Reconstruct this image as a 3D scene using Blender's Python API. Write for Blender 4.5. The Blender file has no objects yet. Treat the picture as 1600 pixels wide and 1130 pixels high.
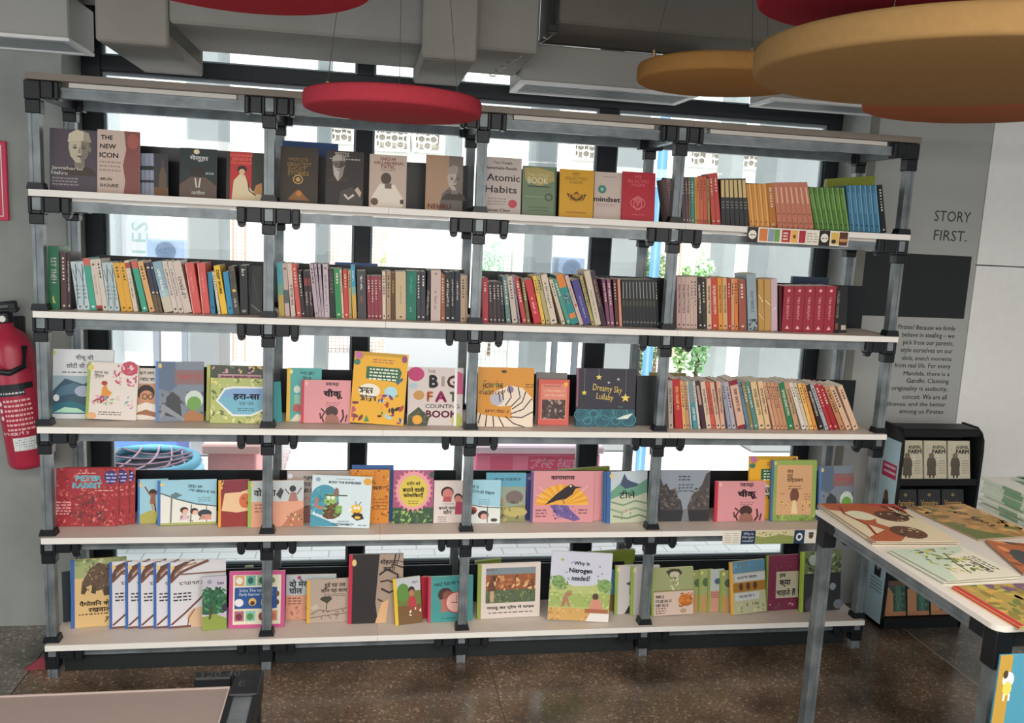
import bpy, math, random
import numpy as np
from mathutils import Vector, Matrix
from mathutils.geometry import tessellate_polygon
sc = bpy.context.scene
COL = sc.collection
R_ = math.radians
# ------------------------------------------------------------ camera
CAM = np.array([.36657, -3.41883, 1.85902])
YPR = (-.17295, -.15369, -.04961)
FPX = 1348.846
def _rot(y, p, r):
    Rz = np.array([[math.cos(y), -math.sin(y), 0], [math.sin(y), math.cos(y), 0], [0, 0, 1]])
    Rx = np.array([[1, 0, 0], [0, math.cos(p), -math.sin(p)], [0, math.sin(p), math.cos(p)]])
    Ry = np.array([[math.cos(r), 0, math.sin(r)], [0, 1, 0], [-math.sin(r), 0, math.cos(r)]])
    return Rz @ Rx @ Ry
RC = _rot(*YPR)
cd = bpy.data.cameras.new('camera'); cam = bpy.data.objects.new('camera', cd); COL.objects.link(cam)
cd.sensor_fit = 'HORIZONTAL'; cd.sensor_width = 36; cd.lens = FPX / 1600 * 36
cd.clip_start = .05; cd.clip_end = 200
cam.matrix_world = Matrix([[RC[0][0], RC[0][2], -RC[0][1], CAM[0]], [RC[1][0], RC[1][2], -RC[1][1], CAM[1]],
                           [RC[2][0], RC[2][2], -RC[2][1], CAM[2]], [0, 0, 0, 1]])
sc.camera = cam
# ------------------------------------------------------------ world, sun, exposure
w = bpy.data.worlds.new('sky'); sc.world = w; w.use_nodes = True
bg = w.node_tree.nodes['Background']; bg.inputs[0].default_value = (.86, .94, 1, 1); bg.inputs[1].default_value = 2.6
sd = bpy.data.lights.new('sun', 'SUN'); sd.energy = 7.5; sd.angle = R_(2); sd.color = (1, .96, .9)
so = bpy.data.objects.new('sun', sd); COL.objects.link(so); so.rotation_euler = (R_(23), 0, R_(-20))
def area(name, loc, rot, sx, sy, e, col):
    d = bpy.data.lights.new(name, 'AREA'); d.shape = 'RECTANGLE'; d.size = sx; d.size_y = sy; d.energy = e; d.color = col
    o = bpy.data.objects.new(name, d); COL.objects.link(o); o.location = loc; o.rotation_euler = rot
    return o
# rear and overhead fill lights, added out of view to light the rack
area('rear_fill_light', (.6, -7.6, 1.3), (R_(90), 0, 0), 9, 2.2, 150, (.96, .98, 1))
area('daylight_side_window', (-4.9, -3.2, 1.2), (R_(90), 0, R_(-90)), 4, 2, 80, (.85, .94, 1))
for yy in (-2.9, -4.4): area('overhead_fill_light', (.9, yy, 2.42), (R_(8), 0, 0), 5.4, .4, 105, (1, .92, .84))
sc.view_settings.view_transform = 'Standard'; sc.view_settings.look = 'None'
sc.view_settings.gamma = 1; sc.view_settings.exposure = 0; sc.view_settings.use_curve_mapping = False
sc.cycles.use_denoising = True
sc.cycles.max_bounces = 8; sc.cycles.transparent_max_bounces = 12
# ------------------------------------------------------------ helpers
def ray(x, y): return RC @ np.array([(x - 800) / FPX, 1, -(y - 565) / FPX])
def atY(x, y, Y): v = ray(x, y); return CAM + v * ((Y - CAM[1]) / v[1])
def atZ(x, y, Z): v = ray(x, y); return CAM + v * ((Z - CAM[2]) / v[2])
def pj(P):
    q = RC.T @ (np.asarray(P, float) - CAM); return 800 + FPX * q[0] / q[1], 565 - FPX * q[2] / q[1]
def solve(fn, target, a, b):                      # secant
    fa, fb = fn(a) - target, fn(b) - target
    for _ in range(12):
        if abs(fb - fa) < 1e-9: break
        a, fa, b = b, fb, b - fb * (b - a) / (fb - fa); fb = fn(b) - target
    return b
def s2l(c): return c / 12.92 if c <= .04045 else ((c + .055) / 1.055) ** 2.4
def rgb(h): return tuple(s2l(int(h[i:i + 2], 16) / 255) for i in (1, 3, 5))
GAIN = 1.12
MC = {}
def mat(h, rough=.5, metal=0, gain=None, noise=0, scale=20, bump=0, spec=.4):
    k = (h, rough, metal, gain, noise, scale, bump, spec)
    if k in MC: return MC[k]
    m = bpy.data.materials.new('m' + h[1:]); m.use_nodes = True; MC[k] = m
    nt = m.node_tree; b = nt.nodes['Principled BSDF']
    g = GAIN if gain is None else gain
    c = rgb(h); L = .2126 * c[0] + .7152 * c[1] + .0722 * c[2]
    if gain is None: g *= .82 + .35 * min(1, L / .42)       # print inks: the photo flattens whites and lifts blacks
    c = [min(.88, v * g) for v in c]
    b.inputs['Base Color'].default_value = (*c, 1); b.inputs['Roughness'].default_value = rough
    b.inputs['Metallic'].default_value = metal; b.inputs['Specular IOR Level'].default_value = spec
    if noise or bump:
        tc = nt.nodes.new('ShaderNodeTexCoord'); n = nt.nodes.new('ShaderNodeTexNoise')
        n.inputs['Scale'].default_value = scale; n.inputs['Detail'].default_value = 6
        nt.links.new(tc.outputs['Object'], n.inputs['Vector'])
        if noise:
            r = nt.nodes.new('ShaderNodeValToRGB'); nt.links.new(n.outputs['Fac'], r.inputs[0])
            r.color_ramp.elements[0].position = .3; r.color_ramp.elements[1].position = .7
            r.color_ramp.elements[0].color = (*[v * (1 - noise) for v in c], 1)
            r.color_ramp.elements[1].color = (*[min(.95, v * (1 + noise)) for v in c], 1)
            nt.links.new(r.outputs[0], b.inputs['Base Color'])
        if bump:
            bp = nt.nodes.new('ShaderNodeBump'); bp.inputs['Strength'].default_value = bump; bp.inputs['Distance'].default_value = .02
            nt.links.new(n.outputs['Fac'], bp.inputs['Height']); nt.links.new(bp.outputs[0], b.inputs['Normal'])
    return m
def tag(o, label=None, cat=None, group=None, kind=None):
    if label: o['label'] = label
    if cat: o['category'] = cat
    if group: o['group'] = group
    if kind: o['kind'] = kind
    return o
class MB:
    def __init__(s): s.v = []; s.f = []; s.m = []; s.mats = []
    def mi(s, m):
        if m not in s.mats: s.mats.append(m)
        return s.mats.index(m)
    def raw(s, vs, fs, m):
        o = len(s.v); s.v += [tuple(v) for v in vs]; k = s.mi(m)
        for f in fs: s.f.append(tuple(o + i for i in f)); s.m.append(k)
        return s
    def box(s, x0, y0, z0, x1, y1, z1, m, M=None, bev=0):
        if bev:
            b = min(bev, (x1 - x0) / 3, (y1 - y0) / 3, (z1 - z0) / 3)
            # bevelled box: chamfer on every edge
            vs = []; idx = {}
            for i, X in enumerate((x0, x1)):
                for j, Y in enumerate((y0, y1)):
                    for k, Z in enumerate((z0, z1)):
                        sx, sy, sz = (1 - 2 * i) * b, (1 - 2 * j) * b, (1 - 2 * k) * b
                        idx[i, j, k] = len(vs)
                        vs += [(X, Y + sy, Z + sz), (X + sx, Y, Z + sz), (X + sx, Y + sy, Z)]
            fs = []
            for i in (0, 1):
                fs.append([idx[i, j, k] for j, k in ((0, 0), (0, 1), (1, 1), (1, 0))])
                fs.append([idx[j, i, k] + 1 for j, k in ((0, 0), (1, 0), (1, 1), (0, 1))])
                fs.append([idx[j, k, i] + 2 for j, k in ((0, 0), (0, 1), (1, 1), (1, 0))])
            for a in (0, 1):
                for c in (0, 1):
                    fs.append([idx[a, c, 0], idx[a, c, 1], idx[a, c, 1] + 1, idx[a, c, 0] + 1])
                    fs.append([idx[a, 0, c], idx[a, 1, c], idx[a, 1, c] + 2, idx[a, 0, c] + 2])
                    fs.append([idx[0, a, c] + 1, idx[1, a, c] + 1, idx[1, a, c] + 2, idx[0, a, c] + 2])
            for q in idx.values(): fs.append([q, q + 1, q + 2])
        else:
            vs = [(x, y, z) for x in (x0, x1) for y in (y0, y1) for z in (z0, z1)]
            fs = [(0, 1, 3, 2), (4, 6, 7, 5), (0, 4, 5, 1), (2, 3, 7, 6), (0, 2, 6, 4), (1, 5, 7, 3)]
        if M is not None: vs = [tuple(M @ Vector(v)) for v in vs]
        return s.raw(vs, fs, m)
    def prism(s, prof, m, fn, a, b):           # prof: 2d loop, fn(p,q,t)->xyz
        n = len(prof); vs = [fn(p, q, a) for p, q in prof] + [fn(p, q, b) for p, q in prof]
        fs = [(i, (i + 1) % n, n + (i + 1) % n, n + i) for i in range(n)]
        tr = tessellate_polygon([[Vector((p, q, 0)) for p, q in prof]])
        fs += [tuple(t) for t in tr] + [tuple(n + i for i in t) for t in tr]
        return s.raw(vs, fs, m)
    def tube(s, pts, r, m, n=8, closed=False, cap=True):
        pts = [Vector(p) for p in pts]; rings = []; N = len(pts)
        for i, p in enumerate(pts):
            a = pts[(i - 1) % N] if (i or closed) else p; b = pts[(i + 1) % N] if (i < N - 1 or closed) else p
            d = (b - a).normalized(); up = Vector((0, 0, 1)) if abs(d.z) < .9 else Vector((1, 0, 0))
            u = d.cross(up).normalized(); v = d.cross(u); rr = r[i] if isinstance(r, (list, tuple)) else r
            rings.append([p + rr * (u * math.cos(6.2832 * k / n) + v * math.sin(6.2832 * k / n)) for k in range(n)])
        vs = [q for g in rings for q in g]; fs = []
        for i in range(N if closed else N - 1):
            for k in range(n):
                j = (i + 1) % N; fs.append((i * n + k, i * n + (k + 1) % n, j * n + (k + 1) % n, j * n + k))
        if cap and not closed: fs += [tuple(range(n)), tuple(range((N - 1) * n, N * n))]
        return s.raw(vs, fs, m)
    def lathe(s, prof, m, M=None, n=32):        # prof (r,z)
        vs = [(r * math.cos(6.2832 * k / n), r * math.sin(6.2832 * k / n), z) for r, z in prof for k in range(n)]
        if M is not None: vs = [tuple(M @ Vector(v)) for v in vs]
        fs = [(i * n + k, i * n + (k + 1) % n, (i + 1) * n + (k + 1) % n, (i + 1) * n + k) for i in range(len(prof) - 1) for k in range(n)]
        return s.raw(vs, fs + [tuple(range(n)), tuple(range((len(prof) - 1) * n, len(prof) * n))], m)
    def build(s, name, parent=None, smooth=False, M=None):
        me = bpy.data.meshes.new(name); me.from_pydata(s.v, [], s.f)
        for m in s.mats: me.materials.append(m)
        me.polygons.foreach_set('material_index', s.m)
        if smooth: me.polygons.foreach_set('use_smooth', [True] * len(s.f))
        me.update(); o = bpy.data.objects.new(name, me); COL.objects.link(o)
        if parent is not None: o.parent = parent
        if M is not None: o.matrix_world = M
        return o
def empty(name, label, cat, loc=(0, 0, 0), group=None, M=None):
    o = bpy.data.objects.new(name, None); COL.objects.link(o); o.empty_display_size = .05
    if M is not None: o.matrix_world = M
    else: o.location = loc
    return tag(o, label, cat, group)
def struct(name, mb, smooth=False):
    o = mb.build(name, smooth=smooth); o['kind'] = 'structure'; return o
# ------------------------------------------------------------ printed artwork (real thin layers of ink colour)
TX = {}
def textgeo(s, bold):
    bold, thick = 0, bold; k = (s, thick)
    if k in TX: return TX[k]
    c = bpy.data.curves.new('t', 'FONT'); c.body = s; c.resolution_u = 2; c.offset = bold; c.space_line = .85
    o = bpy.data.objects.new('t', c); m = o.to_mesh()
    vs = np.array([v.co[:2] for v in m.vertices]) if len(m.vertices) else np.zeros((1, 2)); fs = [tuple(p.vertices) for p in m.polygons]
    o.to_mesh_clear(); bpy.data.objects.remove(o); bpy.data.curves.remove(c)
    if thick:
        n = len(vs); d = thick * 1.4; sh = [(0, 0), (d, 0), (-d, 0), (0, d), (0, -d)]
        vs = np.concatenate([vs + np.array(q) for q in sh]); fs = [tuple(i + n * j for i in f) for j in range(5) for f in fs]
    lo, hi = vs.min(0), vs.max(0); TX[k] = (vs - (lo + hi) / 2, fs, hi - lo); return TX[k]
def ell(cu, cv, ru, rv, n=20, a0=0, a1=360):
    full = a1 - a0 >= 360; k = n if full else n + 1
    return [(cu + ru * math.cos(R_(a0 + (a1 - a0) * i / n)), cv + rv * math.sin(R_(a0 + (a1 - a0) * i / n))) for i in range(k)]
def ink(mb, art, W, H, place, step=4e-5, rough=.45):
    """draw a list of art elements in 0..1 cover coordinates; place(x, z, lift) -> xyz"""
    lay = [0]
    def poly(pts, col):
        lay[0] += 1; q = [(u * W, v * H) for u, v in pts]
        tr = tessellate_polygon([[Vector((a, b, 0)) for a, b in q]])
        mb.raw([place(a, b, lay[0] * step) for a, b in q], [tuple(t) for t in tr], mat(col, rough))
    def line(pts, wd, col):
        lay[0] += 1; q = [Vector((u * W, v * H)) for u, v in pts]; L = []; Rr = []
        for i, p in enumerate(q):
            d = (q[min(i + 1, len(q) - 1)] - q[max(i - 1, 0)]).normalized(); nn = Vector((-d.y, d.x)) * wd * W / 2
            L.append(p + nn); Rr.append(p - nn)
        vs = [place(a.x, a.y, lay[0] * step) for a in L + Rr]; n = len(q)
        mb.raw(vs, [(i, i + 1, n + i + 1, n + i) for i in range(n - 1)], mat(col, rough))
    for e in art:
        k = e[0]
        if k == 'r': poly([(e[1], e[2]), (e[3], e[2]), (e[3], e[4]), (e[1], e[4])], e[5])
        elif k == 'e': poly(ell(e[1], e[2], e[3], e[4]), e[5])
        elif k == 'p': poly(e[1], e[2])
        elif k == 'l': line(e[1], e[2], e[3])
        elif k == 'o': line(ell(e[1], e[2], e[3], e[4], 24) + ell(e[1], e[2], e[3], e[4], 24)[:1], e[5], e[6])   # ring
        elif k == 's':                             # scatter of small flecks
            _, u0, v0, u1, v1, n, sz, cols, seed = e[:9]; rn = random.Random(seed); asp = W / H
            lay[0] += 1; base = lay[0]
            for i in range(n):
                cu, cv = rn.uniform(u0, u1), rn.uniform(v0, v1); a = rn.uniform(0, 3.14); q = sz * rn.uniform(.6, 1.3)
                pts = [(cu + q * (math.cos(t) * math.cos(a) - .45 * math.sin(t) * math.sin(a)), cv + q * asp * (math.cos(t) * math.sin(a) + .45 * math.sin(t) * math.cos(a))) for t in [6.2832 * j / 7 for j in range(7)]]
                pts = [(min(max(a_, u0), u1), min(max(b_, v0), v1)) for a_, b_ in pts]
                lay[0] = base + (i % 5) - 1; poly(pts, rn.choice(cols))
            lay[0] = base + 5
        elif k == 'b':                             # lines of small unreadable print
            _, u0, u1, v, n, dv, col = e[:7]; rn = random.Random(len(art) + int(v * 99)); base = lay[0]
            for i in range(n):
                x = u0
                while x < u1 - .02:
                    d = min(rn.uniform(.03, .09), u1 - x); vv = v - i * dv
                    lay[0] = base; poly([(x, vv - dv * .22), (x + d, vv - dv * .22), (x + d, vv + dv * .22), (x, vv + dv * .22)], col); x += d + .02
            lay[0] = base + 1
        elif k == 'x':                             # unreadable lettering: cu, cv, width, height, colour, hindi?, {rot}
            _, cu, cv, wu, hv, col = e[:6]; hin = e[6] if len(e) > 6 else 1; rot = R_(e[7]) if len(e) > 7 else 0
            LW, LH = (wu * H, hv * W) if abs(math.sin(rot)) > .9 else (wu * W, hv * H); rn = random.Random(int(cu * 97 + cv * 991 + wu * 313)); ca, sn = math.cos(rot), math.sin(rot); lay[0] += 1
            def seg(pts, wd):
                q = [Vector(p) for p in pts]; A, B = [], []
                for i, p in enumerate(q):
                    d = (q[min(i + 1, len(q) - 1)] - q[max(i - 1, 0)]).normalized(); nn = Vector((-d.y, d.x)) * wd / 2; A.append(p + nn); B.append(p - nn)
                vv = [place(cu * W + a.x * ca - a.y * sn, cv * H + a.x * sn + a.y * ca, lay[0] * step) for a in A + B]; n = len(q)
                mb.raw(vv, [(i, i + 1, n + i + 1, n + i) for i in range(n - 1)], mat(col, rough))
            x = -LW / 2; wd = LH * .17
            while x < LW / 2 - LH * .4:
                nl = rn.randint(2, 5); x0 = x
                for _ in range(nl):
                    lw = LH * rn.uniform(.55, .8)
                    if x + lw > LW / 2 + LH * .2: break
                    r0, a0 = lw * .32, rn.uniform(0, 360); cx, cy = x + lw * .38, -LH * rn.uniform(.0, .2)
                    seg([(cx + r0 * math.cos(R_(a0 + t)), cy + LH * .26 * math.sin(R_(a0 + t))) for t in range(0, rn.choice((210, 270, 330)), 30)], wd)
                    if rn.random() < .75: seg([(x + lw * .82, -LH * .42), (x + lw * .82, LH * (.38 if hin else rn.uniform(.1, .5)))], wd)
                    if hin and rn.random() < .35: seg([(x + lw * .8, LH * .4), (x + lw * .5, LH * .62), (x + lw * .3, LH * .5)], wd * .8)
                    x += lw
                if hin and x > x0: seg([(x0, LH * .38), (x, LH * .38)], wd)
                x += LH * .35
        elif k == 't':                             # text: string, cu, cv, width, colour, {h,bold,rot}
            _, s, cu, cv, wu, col = e[:6]; o = e[6] if len(e) > 6 else {}
            vs, fs, sz = textgeo(s, o.get('b', 0)); lay[0] += 1; rot = R_(o.get('rot', 0))
            sx = wu * W / sz[0] if not o.get('rot') else wu * H / sz[0]
            sy = sx if 'h' not in o else (o['h'] * H / sz[1] if not o.get('rot') else o['h'] * W / sz[1])
            ca, sa = math.cos(rot), math.sin(rot)
            pts = [(cu * W + a * sx * ca - b * sy * sa, cv * H + a * sx * sa + b * sy * ca) for a, b in vs]
            mb.raw([place(a, b, lay[0] * step) for a, b in pts], fs, mat(col, rough))
    return mb
PAGE = '#d6d2c6'
def make_book(name, label, M, W, H, T, cover, spine=None, art=(), sart=(), hard=False, group=None, cat='book', page=PAGE):
    """local frame: x from spine to fore-edge, y from front cover to back cover, z up"""
    root = empty(name, label, cat, group=group, M=M)
    c = .0022 if hard else .0009; c = min(c, T / 4); mg = .003 if hard else .0012
    mc = mat(cover, .42); ms = mat(spine or cover, .42); b = MB()
    b.box(0, 0, 0, W, c, H, mc).box(0, T - c, 0, W, T, H, mc).box(0, c, 0, c, T - c, H, ms)
    b.build('cover', root)
    MB().box(c, c, mg, W - mg, T - c, H - mg, mat(page, .8)).build('page_block', root)
    if art:
        p = MB(); ink(p, art, W, H, lambda x, z, l: (x, -.0003 - l, z)); p.build('cover_print', root)
    if sart:
        p = MB(); ink(p, sart, T, H, lambda x, z, l: (-.0003 - l, T - x, z)); p.build('spine_print', root)
    return root
ROWZ = {0: 2.321, 1: 1.912, 2: 1.469, 3: 1.030, 4: .591, 5: .150}
def face(row, xl, xr, ytop, cover, art, label, Y=.105, yaw=0, lean=7, T=.012, tilt=0, spine=None, hard=False, group=None, cat='book', z=None, name='book', sart=()):
    """a book shown front cover first, standing on shelf `row`"""
    Z = ROWZ[row] if z is None else z
    y, l = R_(yaw), R_(lean)
    d = np.array([math.cos(y), math.sin(y), 0]); n = np.array([-math.sin(y), math.cos(y), 0]); up = math.cos(l) * np.array([0, 0, 1]) + math.sin(l) * n
    if tilt:
        a = R_(tilt); d, up = math.cos(a) * d + math.sin(a) * up, -math.sin(a) * d + math.cos(a) * up
    th = np.cross(up, d)                         # thickness direction (front to back)
    X0 = solve(lambda X: pj((X, Y, Z))[0], xl, 0, .5); P = np.array([X0, Y, Z])
    W = solve(lambda q: pj(P + q * d)[0], xr, .1, .2)
    H = solve(lambda q: pj(P + d * W / 2 + q * up)[1], ytop, .1, .2)
    low = min(0, (th * T)[2], (d * W)[2], (th * T + d * W)[2]); P = P + np.array([0, 0, -low + .0005])
    M = Matrix([[d[0], th[0], up[0], P[0]], [d[1], th[1], up[1], P[1]], [d[2], th[2], up[2], P[2]], [0, 0, 0, 1]])
    return make_book(name, label, M, W, H, T, cover, spine, art, sart, hard, group, cat)
# ============================================================ the setting
def nodemat(name, rough=.5, spec=.5):
    m = bpy.data.materials.new(name); m.use_nodes = True; nt = m.node_tree; b = nt.nodes['Principled BSDF']
    b.inputs['Roughness'].default_value = rough; b.inputs['Specular IOR Level'].default_value = spec
    tc = nt.nodes.new('ShaderNodeTexCoord'); return m, nt, b, tc
def ramp(nt, fac, stops):
    r = nt.nodes.new('ShaderNodeValToRGB'); nt.links.new(fac, r.inputs[0])
    while len(r.color_ramp.elements) < len(stops): r.color_ramp.elements.new(.5)
    for e, (p, c) in zip(r.color_ramp.elements, stops): e.position = p; e.color = (*rgb(c), 1)
    return r
def terrazzo(name, base, dark, speck, rough):
    m, nt, b, tc = nodemat(name, rough, .5)
    v = nt.nodes.new('ShaderNodeTexVoronoi'); v.inputs['Scale'].default_value = 120; nt.links.new(tc.outputs['Object'], v.inputs['Vector'])
    n = nt.nodes.new('ShaderNodeTexNoise'); n.inputs['Scale'].default_value = 3; n.inputs['Detail'].default_value = 5; nt.links.new(tc.outputs['Object'], n.inputs['Vector'])
    sep = nt.nodes.new('ShaderNodeSeparateColor'); nt.links.new(v.outputs['Color'], sep.inputs[0])
    r1 = ramp(nt, sep.outputs[0], [(0, dark), (.5, base), (.88, base), (.97, speck)])
    r2 = ramp(nt, n.outputs['Fac'], [(.35, '#9a9a9a'), (.65, '#ffffff')])
    mx = nt.nodes.new('ShaderNodeMix'); mx.data_type = 'RGBA'; mx.blend_type = 'MULTIPLY'; mx.inputs[0].default_value = 1
    nt.links.new(r1.outputs[0], mx.inputs[6]); nt.links.new(r2.outputs[0], mx.inputs[7]); nt.links.new(mx.outputs[2], b.inputs['Base Color'])
    return m
M_FLOOR = terrazzo('brown_terrazzo', '#86715e', '#6a5849', '#b5a38c', .2)
M_FLOOR2 = terrazzo('grey_terrazzo', '#8f8a82', '#6f6a64', '#c8c3ba', .28)
M_CONC = mat('#8b8f8b', .85, noise=.12, scale=4, bump=.15)
M_SLAB = mat('#6a665f', .9, noise=.12, scale=3, bump=.2)
M_WHITEWALL = mat('#e6eee6', .6, noise=.02, gain=1.1)
M_GREYPANEL = mat('#9a9d9b', .45, noise=.03, scale=2)
M_FRAME = mat('#1b242b', .45)
M_WHITEMETAL = mat('#b9bdbc', .45)
def bx(*a, m, bev=0): return MB().box(*a, m, bev=bev)
f = MB(); f.box(-.93, -8, -.1, 3.02, .66, 0, M_FLOOR); struct('floor', f)
f = MB(); f.box(-5, -8, -.1, -.935, .66, 0, M_FLOOR2); f.box(3.025, -8, -.1, 7, .66, 0, M_FLOOR2); struct('floor', f)
struct('trim_1', bx(3.02, -8, -.1, 3.025, .5, .0004, m=mat('#a09a8c', .4)))
struct('trim_2', bx(.93, -8, -.09, .933, .6, .0004, m=mat('#4b4238', .4)))
struct('ceiling', bx(-5, -8, 3.0, 7, 1.0, 3.15, m=M_SLAB))
struct('wall_left', bx(-5, .5, 0, -.872, .9, 3.0, m=M_CONC))
wr = MB(); wr.box(2.734, .5, 0, 3.39, .9, 3.0, M_GREYPANEL); struct('wall_right', wr)
wr = MB(); wr.box(3.396, .5, 0, 7, .9, 1.785, M_WHITEWALL); wr.box(3.396, .5, 1.791, 7, .9, 3.0, M_WHITEWALL)
wr.box(3.39, .52, 0, 7, .9, 3, mat('#50544f', .8)); struct('wall_right', wr)
struct('trim_3', bx(2.734, .488, 0, 2.775, .5, 3.0, m=mat('#77776f', .6)))
struct('wall_side', bx(-5.1, -8, 0, -5, .9, 3, m=M_CONC)); struct('wall_side', bx(7, -8, 0, 7.1, .9, 3, m=M_WHITEWALL))
struct('wall_rear', bx(-5, -8.1, 0, 7, -8, 3, m=M_WHITEWALL))
struct('baseboard_front', bx(-.872, .66, -.1, 2.734, .84, .1, m=mat('#2a2c2b', .5)))
# window with dark frame and three panes below the transom, three above
M_GLASS = bpy.data.materials.new('pane_glass'); M_GLASS.use_nodes = True; nt = M_GLASS.node_tree; nt.nodes.remove(nt.nodes['Principled BSDF'])
tr = nt.nodes.new('ShaderNodeBsdfTransparent'); gl = nt.nodes.new('ShaderNodeBsdfGlossy'); gl.inputs['Roughness'].default_value = .02
mxs = nt.nodes.new('ShaderNodeMixShader'); lw = nt.nodes.new('ShaderNodeFresnel'); lw.inputs['IOR'].default_value = 1.3
nt.links.new(lw.outputs[0], mxs.inputs[0]); nt.links.new(tr.outputs[0], mxs.inputs[1]); nt.links.new(gl.outputs[0], mxs.inputs[2])
nt.links.new(mxs.outputs[0], nt.nodes['Material Output'].inputs['Surface'])
YW = .75
wf = MB()
wf.box(-.872, YW, .1, -.79, YW + .07, 3.0, M_FRAME, bev=.004); wf.box(2.66, YW, .1, 2.734, YW + .07, 3.0, M_FRAME, bev=.004)
wf.box(-.79, YW, 2.95, 2.66, YW + .07, 3.0, M_FRAME); wf.box(-.79, YW, .1, 2.66, YW + .07, .16, M_FRAME)
win = struct('window_1', wf)
for x0, x1 in ((.313, .386), (1.47, 1.562)):
    MB().box(x0, YW, .16, x1, YW + .07, 2.95, M_FRAME, bev=.004).build('mullion', win)
MB().box(-.79, YW - .01, 2.447, 2.66, YW + .08, 2.515, M_FRAME, bev=.004).build('transom', win)
for x0, x1 in ((-.79, .313), (.386, 1.47), (1.562, 2.66)):
    for z0, z1 in ((.16, 2.447), (2.515, 2.95)):
        q = MB(); t = .012; mm = mat('#8b979d', .4)
        for b in ((x0, z0, x0 + t, z1), (x1 - t, z0, x1, z1), (x0 + t, z0, x1 - t, z0 + t), (x0 + t, z1 - t, x1 - t, z1)):
            q.box(b[0], YW + .025, b[1], b[2], YW + .045, b[3], mm)
        s = q.build('sash', win)
        MB().box(x0 + t, YW + .033, z0 + t, x1 - t, YW + .037, z1 - t, M_GLASS).build('pane', s)
# wall text: a heading, a dark square and a paragraph
def wallink(art, y=.4995):
    p = MB(); ink(p, art, 1, 1, lambda x, z, l: (x, y - l, z)); return p
TXT = ['Pirates? Because we firmly', 'believe in stealing – we', 'pick from our parents,', 'style ourselves on our', 'idols, snatch moments',
       'from real life. For every', 'Mandela, there is a', 'Gandhi. Claiming', 'originality is audacity,', 'conceit. We are all', 'thieves, and the better', 'among us Pirates.']
def px_text(s, x0, x1, y, Y, col, h=None, b=0):
    a, c = atY(x0, y, Y), atY(x1, y, Y); o = {'b': b}
    if h: o['h'] = h
    return ('t', s, (a[0] + c[0]) / 2, (a[2] + c[2]) / 2, c[0] - a[0], col, o)
r = empty('wall_lettering', 'dark heading letters reading STORY FIRST on the grey wall panel', 'lettering', (3.12, .4995, 1.9))
for q in (('STORY', 1460, 1517, 338.5, .5, '#34383a', .052), ('FIRST.', 1459, 1511, 368.5, .5, '#34383a', .052)):
    o = wallink([px_text(*q)]).build('text_line', r); o.matrix_parent_inverse = Matrix.Translation((-3.12, -.4995, -1.9))
rights = [1493 - (1493 - 1476) * i / 11 for i in range(12)]
wid = [90, 82, 79, 81, 78, 88, 72, 66, 88, 69, 92, 71]
r = empty('wall_lettering', 'right-aligned paragraph of small dark letters under the black square on the wall', 'lettering', (3.2, .4995, 1.2))
for i, s in enumerate(TXT):
    o = wallink([px_text(s, rights[i] - wid[i], rights[i], 513 + 131 * i / 11, .5, '#4c4f4f', .031 if any(c in s for c in 'gpyj') else .025, .005)]).build('text_line', r); o.matrix_parent_inverse = Matrix.Translation((-3.2, -.4995, -1.2))
a, b = atY(1350, 393, .5), atY(1502, 498, .5)
tag(bx(a[0], .492, b[2], b[0] + .01, .4995, a[2], m=mat('#23272a', .35), bev=.002).build('wall_plaque'), 'blank black square plaque on the grey wall panel below the heading', 'plaque')
# ------------------------------------------------------------ outdoors
M_PAVE = bpy.data.materials.new('paving'); M_PAVE.use_nodes = True; nt = M_PAVE.node_tree; b = nt.nodes['Principled BSDF']
tc = nt.nodes.new('ShaderNodeTexCoord'); br = nt.nodes.new('ShaderNodeTexBrick'); br.inputs['Scale'].default_value = 2.5
br.inputs['Color1'].default_value = (.62, .62, .6, 1); br.inputs['Color2'].default_value = (.66, .66, .64, 1); br.inputs['Mortar'].default_value = (.42, .42, .4, 1); br.inputs['Mortar Size'].default_value = .012
nt.links.new(tc.outputs['Object'], br.inputs['Vector']); nt.links.new(br.outputs[0], b.inputs['Base Color']); b.inputs['Roughness'].default_value = .8
struct('ground', bx(-30, .84, -.12, 50, 60, -.02, m=M_PAVE))
M_OUTC = mat('#8f9696', .85, noise=.08, scale=2, gain=1.0)
M_OUTW = mat('#c9cfcf', .8, noise=.04, gain=1.0)
def out_column(x0, x1, Y, d=.45, m=M_OUTC, y=400, z1=5.2):
    a, c = atY(x0, y, Y)[0], atY(x1, y, Y)[0]; struct('column', bx(a, Y, -.02, c, Y + d, z1, m=m, bev=.02))
for x0, x1, Y in ((292, 346, 3.4), (492, 513, 5), (830, 863, 5), (953, 1002, 3.6), (1130, 1150, 7), (1203, 1276, 3.6), (694, 716, 6.5)):
    out_column(x0, x1, Y)
out_column(412, 470, 7, m=M_OUTW); out_column(158, 172, 5, m=M_OUTW); out_column(555, 580, 9, m=M_OUTW)
struct('wall_arcade', bx(-12, 3.3, 4.6, 20, 4.2, 5.3, m=M_OUTW))
struct('wall_opposite', bx(-20, 14, -.02, 30, 14.4, 9, m=mat('#d2d3cf', .8, gain=1.0)))
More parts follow.
